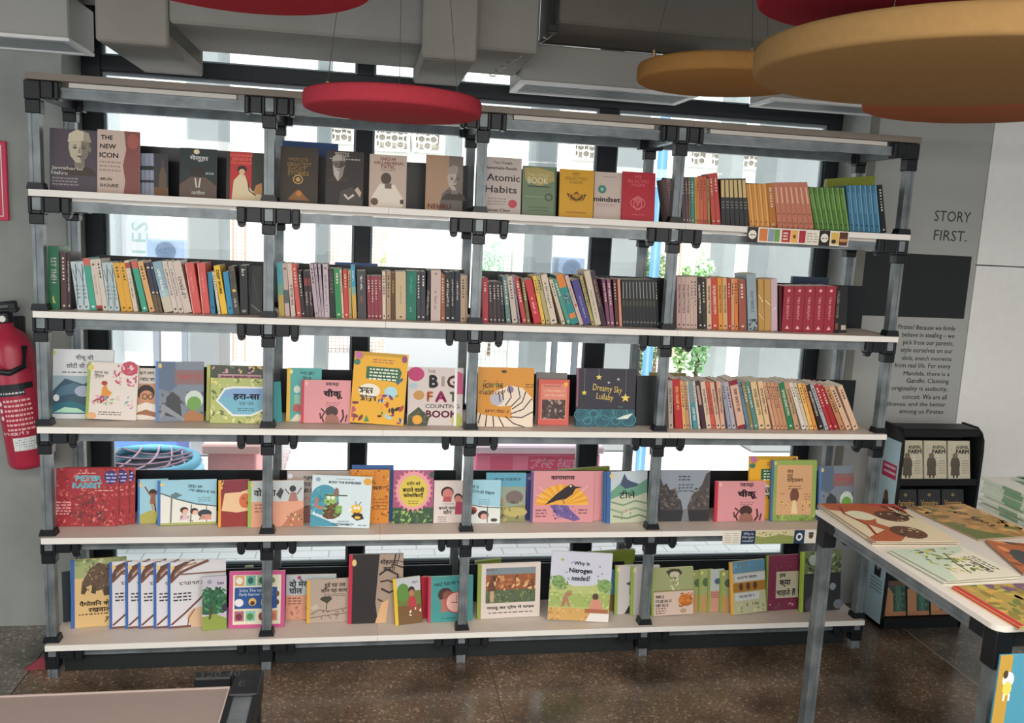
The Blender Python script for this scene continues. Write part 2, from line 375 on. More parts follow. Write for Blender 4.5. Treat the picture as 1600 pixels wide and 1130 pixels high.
# jali screens set on the opposite wall: white honeycomb lattices, each one a thing
M_JALI = mat('#dcdad2', .7, gain=1.1); M_DARKB = mat('#8f8a80', .8)
def jali(x0, x1, y0, y1, Y, label):
    a, c = atY(x0, y0, Y), atY(x1, y1, Y); X0, X1, Z0, Z1 = a[0], c[0], min(a[2], c[2]), max(a[2], c[2])
    r = empty('lattice_screen', label, 'screen', (X0, Y, Z0), 'lattice screens of the courtyard building')
    MB().box(0, .08, 0, X1 - X0, .1, Z1 - Z0, M_DARKB).build('backing', r)
    q = MB(); t = .05; W, H = X1 - X0, Z1 - Z0
    for b in ((0, 0, t, H), (W - t, 0, W, H), (t, 0, W - t, t), (t, H - t, W - t, H)): q.box(b[0], 0, b[1], b[2], .07, b[3], M_JALI)
    q.build('frame', r)
    q = MB(); s = .13; k = 0; z = t + s * .6
    while z < H - t:
        x = t + (s * .9 if k % 2 else 0)
        while x < W - t:
            pts = [(x + s * .62 * math.cos(R_(60 * i + 30)), .035, z + s * .62 * math.sin(R_(60 * i + 30))) for i in range(6)]
            pts = [(min(max(p[0], t), W - t), p[1], min(max(p[2], t), H - t)) for p in pts]
            q.tube(pts, .016, M_JALI, n=4, closed=True); x += s * 1.8
        z += s * .95; k += 1
    q.build('lattice', r)
for i, (x0, x1, y0, y1, nm) in enumerate(((514, 553, 196, 226, 'left of the middle window post, above the beige book'), (584, 640, 196, 238, 'right of the middle window post, above the top shelf'), (646, 690, 200, 240, 'nearest left of the third rack post'),
        (896, 938, 222, 252, 'left of the second window post above the yellow book'), (1078, 1106, 233, 262, 'just right of the fourth rack post'), (1110, 1138, 235, 264, 'second right of the fourth rack post'), (1156, 1222, 238, 268, 'above the salmon spines at right'))):
    jali(x0, x1, y0, y1, 13.85, 'white honeycomb lattice outside, ' + nm)
# mesh fences with rust-coloured wire
def fence(x0, x1, y0, y1, Y, col, label, group=None):
    a, c = atY(x0, y0, Y), atY(x1, y1, Y); X0, X1, Z0, Z1 = a[0], c[0], -.02, max(a[2], c[2])
    r = empty('mesh_fence', label, 'fence', (X0, Y, Z0), group); q = MB(); m = mat(col, .7, gain=1.1); W, H = X1 - X0, Z1 - Z0
    for b in ((0, .02), (W - .02, W)): q.box(b[0], 0, 0, b[1], .05, H, m)
    q.build('post', r); q = MB(); n = max(2, int(W / .05))
    for i in range(1, n): q.tube([(W * i / n, .02, 0), (W * i / n, .02, H)], .0045, m, n=4)
    k = int(H / .05)
    for i in range(1, k + 1): q.tube([(0, .03, H * i / k), (W, .03, H * i / k)], .0045, m, n=4)
    q.build('wire_mesh', r)
fence(362, 384, 338, 470, 8, '#c08a78', 'rust wire mesh fence seen through the window left of the second rack post', 'rust mesh fences')
fence(515, 550, 360, 470, 9, '#b58a72', 'rust wire mesh fence left of the middle window post', 'rust mesh fences')
fence(580, 655, 358, 470, 9, '#a98a6c', 'wide rust wire mesh fence right of the middle window post', 'rust mesh fences')
fence(752, 800, 392, 440, 7, '#9aa09a', 'grey wire mesh fence beside the third rack post')
fence(1065, 1120, 378, 470, 9, '#a9927e', 'wire mesh fence behind the bright green shrub', 'rust mesh fences')
fence(1140, 1180, 382, 470, 9, '#a9927e', 'wire mesh fence right of the bright green shrub', 'rust mesh fences')
# shrubs and trees outside
def shrub(x, y0, rx, Y, label, cols, seed, hz=None):
    c = atY(x, y0, Y); top = c[2]; rxm = rx / FPX * (Y + 3.4); rn = random.Random(seed)
    r = empty('shrub', label, 'shrub', (c[0], Y, -.02), 'shrubs in the courtyard')
    MB().tube([(0, 0, 0), (.02, 0, top * .6)], [.03, .015], mat('#6b5a48', .9), n=6).build('trunk', r)
    q = MB(); ms = [mat(k, .7, gain=1.2) for k in cols]; hb = hz or top * .45
    for i in range(700):
        a = rn.uniform(0, 6.283); ph = rn.uniform(-1, 1); rad = rn.uniform(.35, 1) ** .6
        p = Vector((rxm * rad * math.cos(a) * math.sqrt(1 - ph * ph), rxm * .8 * rad * math.sin(a) * math.sqrt(1 - ph * ph), top - hb + hb * ph * rad))
        d1 = Vector((rn.uniform(-1, 1), rn.uniform(-1, 1), rn.uniform(-1, 1))).normalized(); d2 = d1.orthogonal().normalized(); s = .045
        q.raw([p - d1 * s, p + d2 * s * .45, p + d1 * s, p - d2 * s * .45], [(0, 1, 2, 3)], rn.choice(ms))
    q.build('foliage', r)
GR = ['#8fb37a', '#a5c48d', '#7aa568', '#b9d3a3']
shrub(1103, 388, 24, 6, 'bright green shrub behind the pale pink spines, right of fourth post', ['#8fb884', '#80ab74', '#a3c498'], 1)
shrub(1075, 405, 16, 6.5, 'pale green shrub beside the fourth rack post, lower and left of the bright one', GR, 2)
shrub(1012, 372, 13, 5.5, 'green shrub left of the blue pole', ['#8aa678', '#9ab488'], 3)
shrub(1036, 384, 8, 7.2, 'green shrub between the blue pole and the fourth rack post', ['#8fa57c', '#a8b48c'], 4)
shrub(618, 380, 36, 10, 'pale green shrub behind the mesh right of the middle window post', ['#b5c79a', '#c6d3aa', '#a3bb86'], 5)
shrub(772, 362, 24, 9, 'pale green tree top right of the third rack post', ['#9fc8a6', '#b3d6b6', '#8bbd94'], 6)
# blue pole, AC units, banner, arch, seat, bench and planter
a = atY(1024, 400, 3.0); r = empty('pole', 'blue round pole standing outside left of the fourth rack post', 'pole', (a[0], 3.0, -.02))
MB().tube([(0, 0, 0), (0, 0, 3.4)], .038, mat('#4f83ad', .5, gain=.9), n=16).build('shaft', r, smooth=True)
MB().tube([(0, 0, 1.18), (0, 0, 1.24)], .044, mat('#9fb7c4', .5), n=16).build('clamp', r)
def ac(x0, x1, y0, y1, Y, label, yaw=0):
    p, q = atY(x0, y1, Y), atY(x1, y0, Y); W, H = q[0] - p[0], q[2] - p[2]
    r = empty('air_conditioner', label, 'air conditioner', (p[0], Y, p[2])); r.rotation_euler[2] = R_(yaw)
    MB().box(0, 0, 0, W, .3, H, mat('#9aacc4', .5), bev=.01).build('casing', r)
    g = MB(); m = mat('#5d6f88', .5)
    for k in range(7): g.tube([(W * .52 + H * .06 * (k + 1) * math.cos(R_(t)), -.006, H * .48 + H * .06 * (k + 1) * math.sin(R_(t))) for t in range(0, 360, 15)], .0022, m, n=4, closed=True)
    g.build('fan_grille', r); g = MB()
    for k in range(4): g.raw([(W * (.05 + .24 * k), .02, H + .002), (W * (.17 + .24 * k), .02, H + .002), (W * (.25 + .24 * k), .28, H + .002), (W * (.13 + .24 * k), .28, H + .002)], [(0, 1, 2, 3)], mat('#dfe6ee', .6))
    g.build('stripe', r)
    g = MB(); mm = mat('#7a8088', .6)
    for xx in (.08 * W, .85 * W): g.box(xx, .1, -p[2] - .02, xx + .05, .2, 0, mm)
    g.build('stand', r)
ac(228, 287, 376, 408, 4.6, 'blue-grey air conditioner outside on a stand, behind the left bay')
ac(870, 915, 404, 436, 5.2, 'blue-grey air conditioner outside left of the second window post')
a, c = atY(206, 345, 5.4), atY(232, 440, 5.4)
r = empty('banner', 'tall white banner with vertical pale green letters outside, left bay', 'banner', (a[0] - .1, 5.4, -.02))
MB().box(0, 0, .5, c[0] - a[0] + .2, .03, a[2] + .1, mat('#e6ebe6', .7)).build('cloth', r); MB().tube([(-.02, 0, 0), (-.02, 0, a[2] + .3)], .02, M_WHITEMETAL).build('rod', r)
p = MB(); ink(p, [('t', 'TALES', (c[0] - a[0]) / 2 + .1, a[2] - .28, .58, '#a8bfb8', {'rot': 90})], 1, 1, lambda x, z, l: (x, -.002 - l, z)); p.build('lettering', r)
a = atY(672, 395, 6.0); rr = 66 / FPX * 9.4
r = empty('arch_panel', 'white rounded panel standing outside, left of the third rack post', 'panel', (a[0], 6.0, -.02))
MB().prism([(-rr, 0), (rr, 0)] + [(rr * math.cos(R_(t)), a[2] + rr * .2 + rr * math.sin(R_(t))) for t in range(0, 181, 15)], mat('#eef0ee', .6, gain=1.2), lambda p, q, t: (p, t, q), 0, .06).build('panel_body', r)
# woven round seat: a blue ring with pink cord across the top
c = atZ(226, 712, .42); r = empty('woven_seat', 'round blue cord seat with pink woven top outside the left window', 'seat', (c[0], c[1], -.02))
Rr = .285; q = MB(); rn = random.Random(5); cols = [mat(k, .6, gain=1.2) for k in ('#5f9fb5', '#86c0d2', '#4a87a0', '#9fd0de')]
for k in range(9): q.tube([((Rr - .01 + .05 * math.sin(k * .35)) * math.cos(R_(t)), (Rr - .01 + .05 * math.sin(k * .35)) * math.sin(R_(t)), .03 + .047 * k) for t in range(0, 360, 12)], .027, cols[k % 4], n=8, closed=True)
q.build('ring', r, smooth=True)
q = MB(); q.lathe([(.235, .34), (.235, .35), (.02, .35)], mat('#2c3038', .8)); q.build('dark_disc', r)  # dark disc stands in for the shade inside the ring
q = MB(); pk = mat('#c9a3b2', .6, gain=1.0)
for k in range(-2, 3):
    for sgn in (0, 1):
        o = k * .1; hl = math.sqrt(max(.01, .27 ** 2 - o * o))
        pts = [(o + .03 * math.sin(t * 2.2 + k), hl * t, .428 - .05 * (1 - t * t)) for t in [-1 + .2 * i for i in range(11)]]
        if sgn: pts = [(b, a_, z + .008) for a_, b, z in pts]
        q.tube(pts, .006, pk, n=5)
q.build('cord_weave', r)
M_PINK = mat('#e39a98', .7, gain=1.2, noise=.05)
a, b = atZ(300, 708, .44), atZ(380, 708, .44)
r = empty('planter_box', 'salmon painted masonry box beside the round blue seat outside', 'planter', (a[0] + .05, a[1] + .22, -.02)); W = b[0] - a[0]
MB().box(0, 0, 0, W, 1.6, .40, M_PINK, bev=.01).build('body', r); MB().box(-.03, -.03, .40, W + .03, 1.63, .46, mat('#efb0a8', .6, gain=1.2), bev=.01).build('coping', r)
a, b = atZ(742, 708, .45), atZ(938, 708, .45); W = b[0] - a[0]
r = empty('bench', 'bright pink lettered bench standing outside beneath the third bay', 'bench', (a[0], a[1], -.02))
MB().box(0, 0, .0, W, .5, .47, mat('#e07a92', .6, gain=1.2), bev=.015).build('body', r)
MB().box(-.02, -.02, .47, W + .02, .52, .52, mat('#f0c4cc', .6, gain=1.2), bev=.01).build('seat_slab', r)
p = MB(); ink(p, [('r', .42 * W, .30, .97 * W, .45, '#d84f6c'), ('x', .62 * W, .40, .3, .06, '#e3899f', 1), ('r', .12 * W, .33, .3 * W, .45, '#d8607c')], 1, 1, lambda x, z, l: (x, -.001 - l, z)); p.build('sign_panel', r)
a = atZ(188, 700, .3); r = empty('crate', 'blue box on the paving behind the round woven seat', 'crate', (a[0] - .2, a[1] + .3, -.02))
MB().box(0, 0, 0, .5, .4, .42, mat('#5a7fc8', .6), bev=.01).build('body', r); MB().box(-.01, -.01, .42, .51, .41, .45, mat('#7f9cd8', .6), bev=.008).build('lid', r)
# a chair far off on the paving
a = atY(655, 552, 7.0); r = empty('garden_chair', 'small grey slatted chair on the bright paving outside', 'chair', (a[0], 7.0, -.02)); m = mat('#9aa0a4', .6)
q = MB(); [q.box(-.2 + .1 * k, 0, .40, -.13 + .1 * k, .4, .42, m) for k in range(4)]; q.build('seat', r)
q = MB(); [q.box(-.2 + .1 * k, .38, .42, -.13 + .1 * k, .40, .85, m) for k in range(4)]; q.build('backrest', r)
for xx in (-.2, .15):
    for yy in (.02, .36): MB().box(xx, yy, 0, xx + .03, yy + .03, .40, m).build('leg', r)
# ============================================================ the book rack
def galv(name, c0, c1):
    m, nt, b, tc = nodemat(name, .38, .5); b.inputs['Metallic'].default_value = .35
    n = nt.nodes.new('ShaderNodeTexNoise'); n.inputs['Scale'].default_value = 14; n.inputs['Detail'].default_value = 8; nt.links.new(tc.outputs['Object'], n.inputs['Vector'])
    r = ramp(nt, n.outputs['Fac'], [(.3, c0), (.7, c1)]); nt.links.new(r.outputs[0], b.inputs['Base Color'])
    r2 = nt.nodes.new('ShaderNodeMapRange'); r2.inputs[3].default_value = .3; r2.inputs[4].default_value = .55; nt.links.new(n.outputs['Fac'], r2.inputs[0]); nt.links.new(r2.outputs[0], b.inputs['Roughness'])
    return m
M_GALV = galv('galvanised_steel', '#626b6f', '#8a9397')
M_PLAST = mat('#161b20', .4)
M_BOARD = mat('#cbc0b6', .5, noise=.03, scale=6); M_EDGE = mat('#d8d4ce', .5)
M_BACKP = mat('#1c2126', .35)
PX = {'A': -.8218, 'B': 0.0, 'C': .81, 'D': 1.625, 'E': 2.6585}
TB = .0375; BT = .024; YF = .027; YB = .421; BD = .47
DROP = {0: .016, 1: .012, 2: .005, 3: 0, 4: 0, 5: 0}; YR = .041
XL, XR = -.838, 2.676
rack = empty('book_rack', 'long rack of galvanised posts, black connectors and white shelf boards full of books', 'bookshelf', (-.82, 0, 0))
def R(mb, name, smooth=False):
    o = mb.build(name, rack, smooth); o.matrix_parent_inverse = Matrix.Translation((.82, 0, 0)); return o
def post_segments(x, y, segs, name):
    q = MB(); h = TB / 2; g = .0075; dp = .004
    prof = [(-h, 0), (-g, 0), (-g, dp), (g, dp), (g, 0), (h, 0), (h, TB), (-h, TB)]
    for z0, z1 in segs: q.prism(prof, M_GALV, lambda p, r, t: (x + p, y + r, t), z0, z1)
    return R(q, name)
def rail_x(x0, x1, y, z, name):
    q = MB(); h = TB; prof = [(0, 0), (0, .012), (.003, .012), (.003, .025), (0, .025), (0, h), (h, h), (h, 0)]
    q.prism(prof, M_GALV, lambda p, r, t: (t, y + p, z + r), x0, x1); return R(q, name)
zs = [ROWZ[k] for k in range(6)]
for n, x in PX.items():
    for y in (YF, YB):
        segs = []
        for k in range(5): segs.append((zs[k + 1] + .0005, zs[k] - BT - .062 - DROP[k]))
        segs.append((.0, zs[5] - BT - .062 - .03 + .03))
        post_segments(x, y, segs, 'post')
names = list(PX)
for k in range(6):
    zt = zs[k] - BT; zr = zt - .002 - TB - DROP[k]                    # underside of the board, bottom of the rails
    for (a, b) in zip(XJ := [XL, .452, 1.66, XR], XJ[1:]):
        q = MB(); q.box(a, .0012, zt, b - .001, BD, zs[k], M_BOARD); q.box(a, 0, zt, b - .001, .0012, zs[k] - .0004, M_EDGE); R(q, 'shelf_board') if k else R(MB().box(a, 0, zt, b - .001, BD, zs[k], mat('#82796f', .55, noise=.08, scale=5)), 'shelf_board')  # top row coloured darker to stand in for weaker light up there
    arm = .088 if k else .062
    for i, n in enumerate(names):
        x = PX[n]
        # connectors, front and back
        for y, fr in ((YF, 1), (YB, 0)):
            q = MB(); o = .006; yb = y - o if fr else y - o; ye = y + TB + o; hb = TB / 2 + .009
            z1 = zt - .0008; z0 = zr - .012; zw0, zw1 = zr + .001, zt - .004
            iw = TB / 2 - .003
            if fr and (k or n != 'A') and (k or n != 'E'):                            # face with a window on the tube end
                q.box(x - hb, yb, z0, x - iw, ye, z1, M_PLAST, bev=.003).box(x + iw, yb, z0, x + hb, ye, z1, M_PLAST, bev=.003)
                q.box(x - iw, yb, z0, x + iw, ye, zw0, M_PLAST, bev=.002).box(x - iw, yb + .004, zw1, x + iw, ye, z1, M_PLAST)
            else: q.box(x - hb, yb, z0, x + hb, ye, z1, M_PLAST, bev=.003)
            s = .026 if k else .036
            q.box(x - hb + .002, yb + .001, z0 - s - (.012 if fr else 0), x + hb - .002, ye - .001, z0, M_PLAST, bev=.003)
            for sg in (-1, 1):
                if (n == 'A' and sg < 0) or (n == 'E' and sg > 0): continue
                x0, x1 = sorted((x + sg * hb, x + sg * (hb + arm * (1 if fr else .4))))
                xm = (x0 + x1) / 2 + sg * .012
                c0, c1 = sorted((x + sg * hb, xm - sg * .0015)); q.box(c0, yb + .001, zr - .006, c1, ye - .001, z1, M_PLAST, bev=.003)
                if fr:
                    c0, c1 = sorted((xm + sg * .0015, x + sg * (hb + arm))); q.box(c0, yb - .001, zr - .010, c1, ye - .001, z1, M_PLAST, bev=.004)
                    if k: q.tube([((c0 + c1) / 2, y + .004, zr - .012), ((c0 + c1) / 2, y + .026, zr - .012)], .015, M_PLAST, n=12)
                else: q.box(*[v for v in (c1 if sg > 0 else x0, yb + .001, zr - .006, x1 if sg > 0 else c0, ye - .001, z1)], M_PLAST)
            R(q, 'connector')
        if True:
            q = MB(); q.box(x - TB / 2 + .004, YF + .0005, zr + .002, x + TB / 2 - .004, YB + .03, zt - .005, M_GALV); R(q, 'cross_rail')
        if k:
            for y in (YF, YB):
                q = MB(); h = TB / 2; q.prism([(-h - .012, 0), (h + .012, 0), (h + .006, .024), (-h - .006, .024)], M_PLAST, lambda p, r, t: (x + p, t, zs[k] + .0004 + r), y - .008, y - .0005)
                for sg in (-1, 1): q.prism([(sg * (h + .0005), 0), (sg * (h + .012), 0), (sg * (h + .006), .024), (sg * (h + .0005), .024)], M_PLAST, lambda p, r, t: (x + p, t, zs[k] + .0004 + r), y - .0005, y + TB + .003)
                R(q, 'collar')
    for a, b in zip(names, names[1:]):
        for y in (YF, YB):
            rail_x(PX[a] + .03, PX[b] - .03, YR if y == YF else y, zr, 'rail')
            if DROP[k] and y == YF: R(MB().box(PX[a] + .12, YR - .006, zr + TB + .001, PX[b] - .12, YR + .03, zt - .0008, mat('#b9b6b0', .45)), 'rail_packer')
    if k:
        ph = {1: .197, 2: .200, 3: .190, 4: .183, 5: .180}[k]
        for a, b, e0, e1 in (('A', 'B', .20 if k == 1 else .10, 0), ('B', 'C', 0, 0), ('C', 'D', 0, 0), ('D', 'E', 0, .30 if k < 3 else .22)):
            e1 = {1: -.05, 2: -.045, 3: -.05, 4: .02, 5: .1}[k] if b == 'E' else e1
            MBx = MB().box(PX[a] + .022 + e0, .306, zs[k] + .0005, PX[b] - .022 - e1, .312, zs[k] + ph, M_BACKP); R(MBx, 'back_panel')
for a, b in zip(names, names[1:]): R(MB().box(PX[a] + .03, .078, .001, PX[b] - .03, .086, zs[5] - BT - .002, mat('#23292b', .4)), 'kick_panel')
# paper strips stuck on the shelf edges
def strip(x0, x1, yt, yb, row, label, art):
    a, b, c = atY(x0, yt, 0), atY(x1, yt, 0), atY((x0 + x1) / 2, yb, 0)
    t = (atY(x0, yt, 0)[2] + atY(x1, yt, 0)[2]) / 2
    z1 = ROWZ[row] - .001; z0 = z1 - .062
    r = empty('shelf_label', label, 'label', (a[0], -.0012, z0)); W, H = b[0] - a[0], z1 - z0
    MB().box(0, 0, 0, W, .0008, H, mat('#d8d2c6', .6)).build('paper', r)
    p = MB(); ink(p, art, W, H, lambda x, z, l: (x, -.0002 - l, z)); p.build('label_print', r)
rect = lambda u0, v0, u1, v1, c: ('r', u0, v0, u1, v1, c)
strip(1168, 1281, 355, 379, 1, 'longer printed strip on the top shelf edge at right, with six small cover pictures', [rect(0, 0, .15, 1, '#2c2624'), ('e', .075, .5, .055, .3, '#d8d2c8'), ('x', .075, .5, .08, .16, '#2c2624', 0),
      rect(.17, .1, .28, .92, '#d07840'), rect(.29, .1, .37, .92, '#7f98a8'), rect(.375, .1, .45, .92, '#6d9a50'), rect(.48, .1, .6, .92, '#b8363c'), ('b', .5, .58, .7, 3, .2, '#e0c8b8'), rect(.61, .1, .7, .92, '#dba050'), ('e', .655, .5, .02, .12, '#6a4020'), rect(.72, .1, .81, .92, '#b02a3a'), ('b', .83, .98, .75, 4, .18, '#a89c90')])
strip(1281, 1327, 360, 381, 1, 'shorter printed strip beside the longer one on the top shelf edge at right', [rect(0, 0, .36, 1, '#1e1c1c'), ('e', .18, .5, .13, .3, '#d8d2c8'), ('x', .18, .5, .18, .16, '#1e1c1c', 0), rect(.4, .1, .66, .9, '#c9a850'), ('e', .5, .3, .08, .14, '#2a2a2a'), rect(.68, .05, .97, .95, '#5a3420'), rect(.7, .3, .95, .5, '#c08850')])
strip(1130, 1278, 828, 850, 4, 'printed strip on the fourth shelf edge with navy squares and a landscape picture', [rect(.19, 0, .34, 1, '#24405e'), ('t', 'Why is', .265, .75, .1, '#dfe6ea'), ('t', 'Nitrogen', .265, .5, .12, '#dfe6ea'), ('t', 'needed?', .265, .25, .11, '#dfe6ea'), ('b', .02, .17, .8, 5, .16, '#b8b0a0'),
      rect(.34, 0, .75, 1, '#c8c096'), ('p', [(.34, 0), (.75, 0), (.75, .55), (.6, .7), (.45, .5), (.34, .6)], '#8f9a58'), ('s', .36, .4, .74, .9, 16, .012, ['#8a7a58', '#a89a70', '#6f7a50'], 3), rect(.75, 0, .86, 1, '#24405e'), ('e', .805, .5, .035, .3, '#dfe6ea'), ('e', .805, .5, .018, .15, '#24405e'), ('e', .93, .55, .025, .2, '#6a4a3a'), ('e', .93, .75, .03, .1, '#4a5560')])
# ============================================================ ceiling things
def disc(name, label, cx, cy, dia, dist, th, col, wires=((-.8, .1), (.8, .15), (.1, .85))):
    v = ray(cx, cy); P = CAM + v * (dist / np.linalg.norm(v)); r_ = dia / 2
    r = empty('acoustic_disc', label, 'ceiling disc', tuple(P)); q = MB()
    e = .012; q.lathe([(.001, 0), (r_ - e, 0), (r_ - .003, .004), (r_, e), (r_, th - e), (r_ - .004, th - .003), (r_ - e, th), (.001, th)], mat(col, .95, noise=.05, scale=60, bump=.05, spec=.1), n=72); q.build('felt_disc', r, smooth=True)
    for a, b in wires:
        x, y = a * r_ * .92, b * r_ * .92
        MB().tube([(x, y, th), (x, y, th + .035)], .006, mat('#a08468', .4, 1), n=8).build('ferrule', r)
        MB().tube([(x, y, th + .03), (x * .6, y * .6, 2.995 - P[2])], .0012, mat('#4a4a48', .5), n=5).build('wire', r)
disc('d', 'red round felt disc hanging in front of the rack top, left of centre', 614, 178, .575, 2.95, .055, '#b23c48')
disc('d', 'smaller ochre round felt disc hanging left of the big one', 1128, 132, .585, 3.2, .058, '#98703f', ((-.93, .0), (.75, .3), (.1, -.6)))
disc('d', 'large ochre round felt disc nearest the camera at top right', 1487, 123, .90, 2.35, .066, '#93744a', ((-.62, -.35), (.5, .6), (.3, -.7)))
disc('d', 'terracotta felt disc mostly hidden below the large ochre one', 1525, 172, .74, 3.5, .055, '#a06040', ((-.3, .6), (.7, .2), (.2, -.8)))
disc('d', 'dark red felt disc cut off by the top edge, above the large ochre disc', 1372, 8, .575, 2.45, .05, '#a42838', ((-.3, -.6), (.8, .2), (.2, .7)))
disc('d', 'red felt disc cut off by the top edge at upper left', 368, -26, .585, 2.12, .05, '#b02e3c', ((-.5, -.5), (.7, .2), (.1, .8)))
M_WRAP = mat('#8a8984', .8, noise=.06, scale=5, bump=.35); M_WRAP2 = mat('#8c8983', .8, noise=.06, scale=6, bump=.3)
d = MB(); d.box(-.34, -.04, 2.52, 1.0, .50, 2.98, M_WRAP, bev=.01)
struct('trim_4', bx(-4.9, .05, 2.66, -.62, .48, 2.995, m=M_WRAP2, bev=.01))
tag(MB().box(1.08, -.02, 2.645, 2.72, .40, 2.98, mat('#706d66', .85, noise=.06, scale=5, bump=.3), bev=.01).build('air_duct'), 'grey wrapped air duct at the ceiling right of the hanger, above the middle diffuser', 'duct')
t = d.build('air_duct'); tag(t, 'long white cloth-wrapped air duct running along under the ceiling above the rack', 'duct')
for x0, x1, z, y0, y1, lb in ((-.59, -.345, 2.44, .0, .62, 'short wrapped duct drop hanging at the left end of the long duct'), (.555, .76, 2.465, -.06, .515, 'grey wrapped sleeve round the middle of the long ceiling duct')):
    q = MB(); q.box(x0, y0 - .01, z, x1, y0 + .05, 2.97, M_WRAP2, bev=.012) if 0 else None
    q.box(x0, y0, z, x1, y1, z + .05, M_WRAP2, bev=.01); q.box(x0, y0 - .03, z, x1, y0, 2.99, M_WRAP2, bev=.008)
    q.box(x0, y1, z, x1, y1 + .03, 2.99, M_WRAP2, bev=.008); tag(q.build('duct_sleeve'), lb, 'duct')
def diffuser(x0, x1, y0, y1, z, h, label):
    r = empty('air_diffuser', label, 'vent', (x0, y0, z)); W, D = x1 - x0, y1 - y0; m = mat('#9c9c97', .6); q = MB(); q.box(0, 0, .008, W, D, h, m, bev=.006); q.build('housing', r)
    q = MB(); mw = mat('#d5d8d6', .5); t = .028
    for b in ((0, 0, W, t), (0, D - t, W, D), (0, t, t, D - t), (W - t, t, W, D - t)): q.box(b[0], b[1], -.006, b[2], b[3], .008, mw, bev=.002)
    q.build('frame', r); q = MB(); n = 7
    for k in range(n): y = t + (D - 2 * t) * (k + .5) / n; q.box(t, y - .008, -.001, W - t, y + .008, .007, mat('#8f9697', .5), bev=.002)
    q.build('slat', r)
diffuser(-1.6, -.74, .18, .49, 2.47, .17, 'white slatted ceiling diffuser box at the far left above the rack')
diffuser(1.0, 1.80, .34, .64, 2.475, .16, 'white slatted ceiling diffuser box in the middle above the rack')
diffuser(2.1, 2.72, .24, .48, 2.47, .18, 'white slatted ceiling diffuser box at right behind the ochre discs')
a = atY(800, 95, .1); r = empty('ceiling_bracket', 'black threaded hanger with a small spring bracket beside the middle diffuser', 'bracket', (1.04, -.08, 2.60))
MB().tube([(0, 0, 0), (0, 0, .395)], .006, mat('#26282a', .5)).build('rod', r)
MB().tube([(.0 - .05 * t / 10 + .010 * math.sin(t * 1.6), .02 + .2 * t / 40, -.01 - .0035 * t + .01 * math.cos(t * 1.6)) for t in range(0, 40)], .003, mat('#8a8d8c', .4, .8), n=5).build('spring', r)
MB().box(-.02, -.02, -.01, .02, .02, .02, mat('#26282a', .5), bev=.003).build('clip', r)
# ============================================================ left wall things
c = atY(46, 600, .405); r = empty('fire_extinguisher', 'red fire extinguisher with black hose hanging on the grey wall at left', 'fire extinguisher')
M = Matrix.Translation((c[0] - .004, .405, .76)) @ Matrix.Rotation(R_(-7), 4, 'Y'); r.matrix_world = M
RED = mat('#b03048', .3); BK = mat('#20252a', .4); q = MB(); rr = .082
q.lathe([(.02, 0), (rr - .02, .004), (rr - .006, .014), (rr, .03), (rr, .50), (rr - .008, .54), (rr - .03, .575), (.026, .595), (.024, .62)], RED, n=40); q.build('cylinder', r, smooth=True)
q = MB(); q.lathe([(.024, .615), (.028, .62), (.028, .655), (.016, .665)], BK, n=20); q.box(-.10, -.016, .66, .055, .016, .675, BK, bev=.004)
q.box(-.11, -.014, .69, .05, .014, .703, BK, bev=.004); q.box(.02, -.014, .655, .05, .014, .70, BK, bev=.003); q.build('valve_handle', r)
MB().tube([(-.02, -.01, .645), (-.09, -.05, .655), (-.15, -.085, .60), (-.12, -.11, .50), (-.05, -.115, .44), (.02, -.105, .42), (.07, -.08, .44), (.075, -.06, .52)], .012, BK, n=10).build('hose', r, smooth=True)
MB().lathe([(.013, 0), (.013, .006), (.001, .007)], mat('#d8d8d0', .3), Matrix.Translation((.0, -.03, .635)) @ Matrix.Rotation(R_(90), 4, 'X'), n=20).build('gauge', r)
def wrap(art, name):
    q = MB(); L = .18; H = .5
    def place(x, z, l): a = -math.pi / 2 + (x - L / 2) / rr; return ((rr + .0008 + l) * math.cos(a), (rr + .0008 + l) * math.sin(a), z)
    # subdivide rectangles so that they follow the curve
    out = []
    for e in art:
        if e[0] == 'r':
            n = 10
            out += [('p', [(e[1] + (e[3] - e[1]) * i / n, e[2]), (e[1] + (e[3] - e[1]) * (i + 1) / n, e[2]), (e[1] + (e[3] - e[1]) * (i + 1) / n, e[4]), (e[1] + (e[3] - e[1]) * i / n, e[4])], e[5]) for i in range(n)]
        else: out.append(e)
    ink(q, out, L, H, place, step=1e-5); q.build(name, r)
wrap([('r', .0, .69, 1, .74, '#1c2024'), ('r', .12, .64, .8, .69, '#2a3038'), ('b', .16, .78, .665, 1, .03, '#c8c8c8'), ('t', '37', .3, .83, .13, '#e8dcd8', {'b': .02}), ], 'label')
wrap([('b', .3, .9, .60, 7, .04, '#d8a8a8'),
      ('x', .42, .33, .6, .035, '#e0b8b8', 0), ('e', .2, .58, .05, .02, '#e0c8c8'), ('e', .2, .52, .05, .02, '#e0c8c8'), ('e', .2, .46, .05, .02, '#e0c8c8')], 'printed_text')
wrap([('r', .38, .18, .88, .29, '#cfd4d2'), ('b', .42, .84, .27, 5, .02, '#8a9498')], 'sticker')
r = empty('wall_bracket', 'dark bracket holding the fire extinguisher on the left wall', 'bracket', (c[0] - .06, .455, 1.33)); MB().box(-.02, .012, -.06, .02, .045, .06, BK, bev=.004).build('plate', r); MB().box(-.012, -.03, -.012, .012, .013, .012, BK).build('hook', r)
r = empty('safety_sign', 'red and white notice board on the left wall, cut off by the photo edge', 'sign', (-1.46, .488, 1.785))
MB().box(0, 0, 0, .372, .012, .32, mat('#d03a58', .4), bev=.003).build('board', r)
